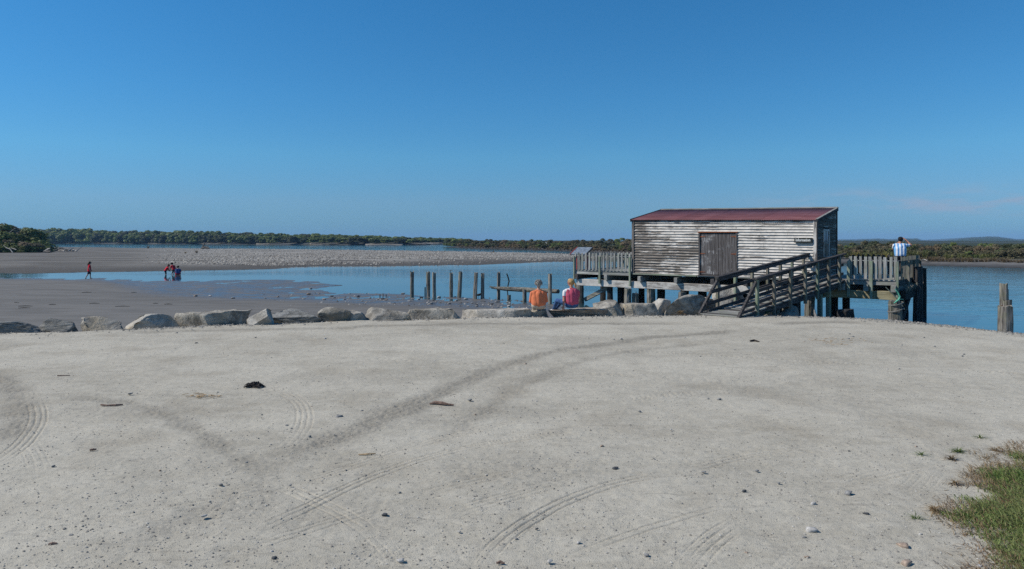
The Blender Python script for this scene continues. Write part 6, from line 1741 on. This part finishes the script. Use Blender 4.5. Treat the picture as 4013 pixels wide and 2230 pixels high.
cb = MB(); C_ = Vector(hc); mfn = mf.normalized()
capsule(cb, C_ - mfn * 0.03 + Vector((0, 0, 0.035)), C_ + mfn * 0.02 + Vector((0, 0, 0.05)), 0.100, 0.092)
capsule(cb, C_ - mfn * 0.045 + Vector((0, 0, 0.0)), C_ - mfn * 0.045 + Vector((0, 0, 0.03)), 0.078, 0.085)
cb.tube([C_ + mfn * 0.07 + Vector((0, 0, 0.06)), C_ + mfn * 0.19 + Vector((0, 0, 0.045))], [0.075, 0.05], 12, flat=0.18)
cb.build('cap', CAPM, p, None, True)
kam = empty('camera_in_hand', l2w(2.45, 3.1, DECK + 1.50) + Vector((0.175, 0.26, 0.045)), -0.6, 'small black camera held to the eye by the man on the deck', 'camera')
put(kam, 'camera_body', MB().box(-0.06, 0.06, -0.02, 0.03, -0.04, 0.04), CAPM, 0.006)
MB().tube([(0, 0.03, 0), (0, 0.08, 0)], [0.03, 0.03], 12).build('lens', CAPM, kam)

# -- children wading in the shallow arm of the lagoon
def child(label, px, d, rz, scale, shirt, lower, pose, hairm, z=WATER, long_hair=False, cap=False, dip=0.0):
    caps = []
    if pose == 'walk':
        caps += [((-0.07, 0, 0.86), (0.07, 0, 0.86), 0.11, 0.11, lower), ((-0.06, 0, 0.85), (-0.07, 0.01, 1.12), 0.125, 0.11, shirt), ((0.06, 0, 0.85), (0.07, 0.01, 1.12), 0.125, 0.11, shirt), ((-0.10, 0.01, 1.22), (0.10, 0.01, 1.22), 0.085, 0.085, shirt), ((-0.07, 0, 0.73), (0.07, 0, 0.73), 0.14, 0.14, shirt),
                 ((0, 0.01, 1.28), (0, 0.03, 1.38), 0.045, 0.042, SKIN),
                 ((-0.08, 0.0, 0.70), (-0.08, 0.06, 0.45), 0.085, 0.07, lower), ((0.08, 0, 0.70), (0.08, -0.08, 0.45), 0.085, 0.07, lower), ((-0.08, 0.06, 0.45), (-0.08, 0.08, 0.06), 0.055, 0.034, SKIN), ((0.08, -0.08, 0.45), (0.08, -0.24, 0.08), 0.055, 0.034, SKIN),
                 ((-0.08, 0.06, 0.03), (-0.08, 0.20, 0.02), 0.035, 0.026, SKIN), ((0.08, -0.27, 0.05), (0.08, -0.16, -0.02), 0.035, 0.026, SKIN)]
        caps += arm((-0.17, 0.01, 1.22), (-0.20, 0.05, 1.0), (-0.20, 0.13, 0.80), 0.042, shirt, SKIN, SKIN, (0, 1, 0), (1, 0, 0), 0.8) + arm((0.17, 0.01, 1.22), (0.20, -0.02, 1.0), (0.20, 0.04, 0.80), 0.042, shirt, SKIN, SKIN, (0, 1, 0), (1, 0, 0), 0.8)
        hc = (0, 0.05, 1.47); hf = (0, 1, -0.25)
    elif pose == 'bend':
        caps += [((-0.07, 0, 0.66), (0.07, 0, 0.66), 0.11, 0.11, lower), ((-0.06, 0, 0.68), (-0.07, 0.14, 0.96), 0.115, 0.10, shirt), ((0.06, 0, 0.68), (0.07, 0.14, 0.96), 0.115, 0.10, shirt), ((-0.10, 0.18, 1.03), (0.10, 0.18, 1.03), 0.08, 0.08, shirt), ((0, 0.21, 1.08), (0, 0.27, 1.16), 0.044, 0.042, SKIN),
                 ((-0.08, 0, 0.64), (-0.09, 0.08, 0.36), 0.09, 0.065, lower), ((0.08, 0, 0.64), (0.09, 0.02, 0.36), 0.09, 0.065, lower), ((-0.09, 0.08, 0.36), (-0.09, 0.0, 0.04), 0.055, 0.036, SKIN), ((0.09, 0.02, 0.36), (0.09, -0.04, 0.04), 0.055, 0.036, SKIN), ((-0.09, 0, 0.02), (-0.09, 0.13, 0.01), 0.035, 0.026, SKIN), ((0.09, -0.04, 0.02), (0.09, 0.09, 0.01), 0.035, 0.026, SKIN)]
        caps += arm((-0.17, 0.18, 1.02), (-0.19, 0.24, 0.80), (-0.14, 0.36, 0.62), 0.042, shirt, SKIN, SKIN, (1, 0, 0), (0, 1, 0), 0.75) + arm((0.17, 0.18, 1.02), (0.19, 0.25, 0.80), (0.12, 0.38, 0.64), 0.042, shirt, SKIN, SKIN, (1, 0, 0), (0, 1, 0), 0.75)
        hc = (0, 0.31, 1.24); hf = (0, 1, -0.4)
    else:  # crouching
        caps += [((-0.07, 0, 0.32), (0.07, 0, 0.32), 0.12, 0.12, lower), ((-0.06, 0, 0.34), (-0.08, 0.06, 0.62), 0.12, 0.11, shirt), ((0.06, 0, 0.34), (0.08, 0.06, 0.62), 0.12, 0.11, shirt), ((-0.10, 0.07, 0.70), (0.10, 0.07, 0.70), 0.085, 0.085, shirt), ((0, 0.09, 0.76), (0, 0.12, 0.84), 0.045, 0.042, SKIN),
                 ((-0.09, 0.02, 0.30), (-0.15, 0.32, 0.36), 0.09, 0.065, lower), ((0.09, 0.02, 0.30), (0.15, 0.32, 0.36), 0.09, 0.065, lower), ((-0.15, 0.32, 0.36), (-0.14, 0.22, 0.04), 0.055, 0.036, SKIN), ((0.15, 0.32, 0.36), (0.14, 0.22, 0.04), 0.055, 0.036, SKIN), ((-0.14, 0.2, 0.02), (-0.15, 0.34, 0.01), 0.035, 0.026, SKIN), ((0.14, 0.2, 0.02), (0.15, 0.34, 0.01), 0.035, 0.026, SKIN)]
        caps += arm((-0.17, 0.07, 0.69), (-0.22, 0.18, 0.50), (-0.12, 0.38, 0.42), 0.042, shirt, RED if shirt is BLUE else SKIN, SKIN, (1, 0, 0), (0, 1, 0), 0.75) + arm((0.17, 0.07, 0.69), (0.22, 0.18, 0.50), (0.12, 0.38, 0.42), 0.042, shirt, RED if shirt is BLUE else SKIN, SKIN, (1, 0, 0), (0, 1, 0), 0.75)
        hc = (0, 0.14, 0.93); hf = (0, 1, -0.2)
    caps += head_caps(hc, hf, SKIN, 0.95)
    p = person(label, (ax(px, d), d, z - dip), rz, caps, scale, 0.014, 4, 'children wading in the shallows')
    p.scale = (scale * 1.16, scale * 1.16, scale)
    face(p, hc, hf, 0.95)
    hair_cap(p, hc, hf, hairm, 0.95, 40, 0.03, 5)
    if long_hair:
        c = Vector(hc); MB().tube([c + Vector((0, -0.06, 0.02)), c + Vector((0, -0.10, -0.08)), c + Vector((0.02, -0.12, -0.2)), c + Vector((0.03, -0.12, -0.30))], [0.075, 0.085, 0.075, 0.03], 9, jit=0.12).build('long_hair', hairm, p, None, True)
    if cap:
        cb = MB(); c = Vector(hc); f = Vector(hf).normalized()
        capsule(cb, c - f * 0.02 + Vector((0, 0, 0.04)), c + f * 0.01 + Vector((0, 0, 0.05)), 0.102, 0.098); cb.tube([c + f * 0.07 + Vector((0, 0, 0.05)), c + f * 0.18 + Vector((0, 0, 0.03))], [0.07, 0.05], 10, flat=0.2); cb.build('cap', CAPM, p, None, True)
    return p
dg = 57.6
child('long-haired girl in a long red shirt walking barefoot at the edge of the shallow water', 350, dg, -1.0, 0.895, RED, BLACKC, 'walk', BROWNH, WATER - 0.01, True)
child('child in a red shirt wading, leftmost of the three close together', 648, 64.0, -0.9, 0.86, RED, BLACKC, 'bend', BROWNH, WATER, True, False, 0.22)
child('child in a red shirt and dark cap bending over the water with a stick', 683, 64.0, 1.1, 0.93, RED, BLACKC, 'bend', BROWNH, WATER, False, True, 0.16)
child('child in a blue shirt crouching in the water beside the stick holder', 697, 63.2, 0.4, 1.0, BLUE, RED, 'crouch', BROWNH, WATER, False, False, 0.20)
b_ = MB().tube([(ax(678, 63.7), 63.7, az_(1062, 63.7)), (ax(667, 63.5), 63.5, -0.95)], [0.022, 0.018], 6).build('stick', W_DARK[2]); tag(b_, 'straight stick poked into the water by the child in the cap', 'stick')

# -- wading bird beside the seventh pile
BIRD = plain_mat('bird_black', (0.018, 0.017, 0.017), 0.6, 0.2); BILL = plain_mat('bird_bill', (0.55, 0.13, 0.05), 0.5, 0.1); LEGM = plain_mat('bird_leg', (0.35, 0.16, 0.13), 0.6, 0.1)
db = 37.6
bird = empty('wading_bird', (ax(1876, db), db, WATER - 0.02), 0.1, 'black wading bird standing in the shallows beside a pile', 'bird')
cp_ = [((-0.13, 0, 0.20), (0.05, 0, 0.23), 0.045, 0.068, BIRD), ((-0.20, 0, 0.185), (-0.10, 0, 0.205), 0.018, 0.040, BIRD), ((0.05, 0, 0.24), (0.12, 0, 0.29), 0.05, 0.032, BIRD), ((0.12, 0, 0.30), (0.14, 0, 0.305), 0.032, 0.030, BIRD)]
link_mesh('body', body_mesh('body', cp_, 0.009, 4), None, bird)
MB().tube([(0.16, 0, 0.30), (0.25, 0, 0.265)], [0.010, 0.005], 6).build('bill', BILL, bird)
for k in (-0.025, 0.025): MB().tube([(-0.01, k, 0.18), (-0.015, k, 0.09), (0.0, k, -0.02)], [0.009, 0.007, 0.007], 6).build('leg', LEGM, bird)
for k in (-1, 1): MB().tube([(0.06, k * 0.055, 0.235), (-0.06, k * 0.066, 0.215), (-0.19, k * 0.03, 0.19)], [0.02, 0.035, 0.008], 7, flat=0.5).build('wing', BIRD, bird, None, True)
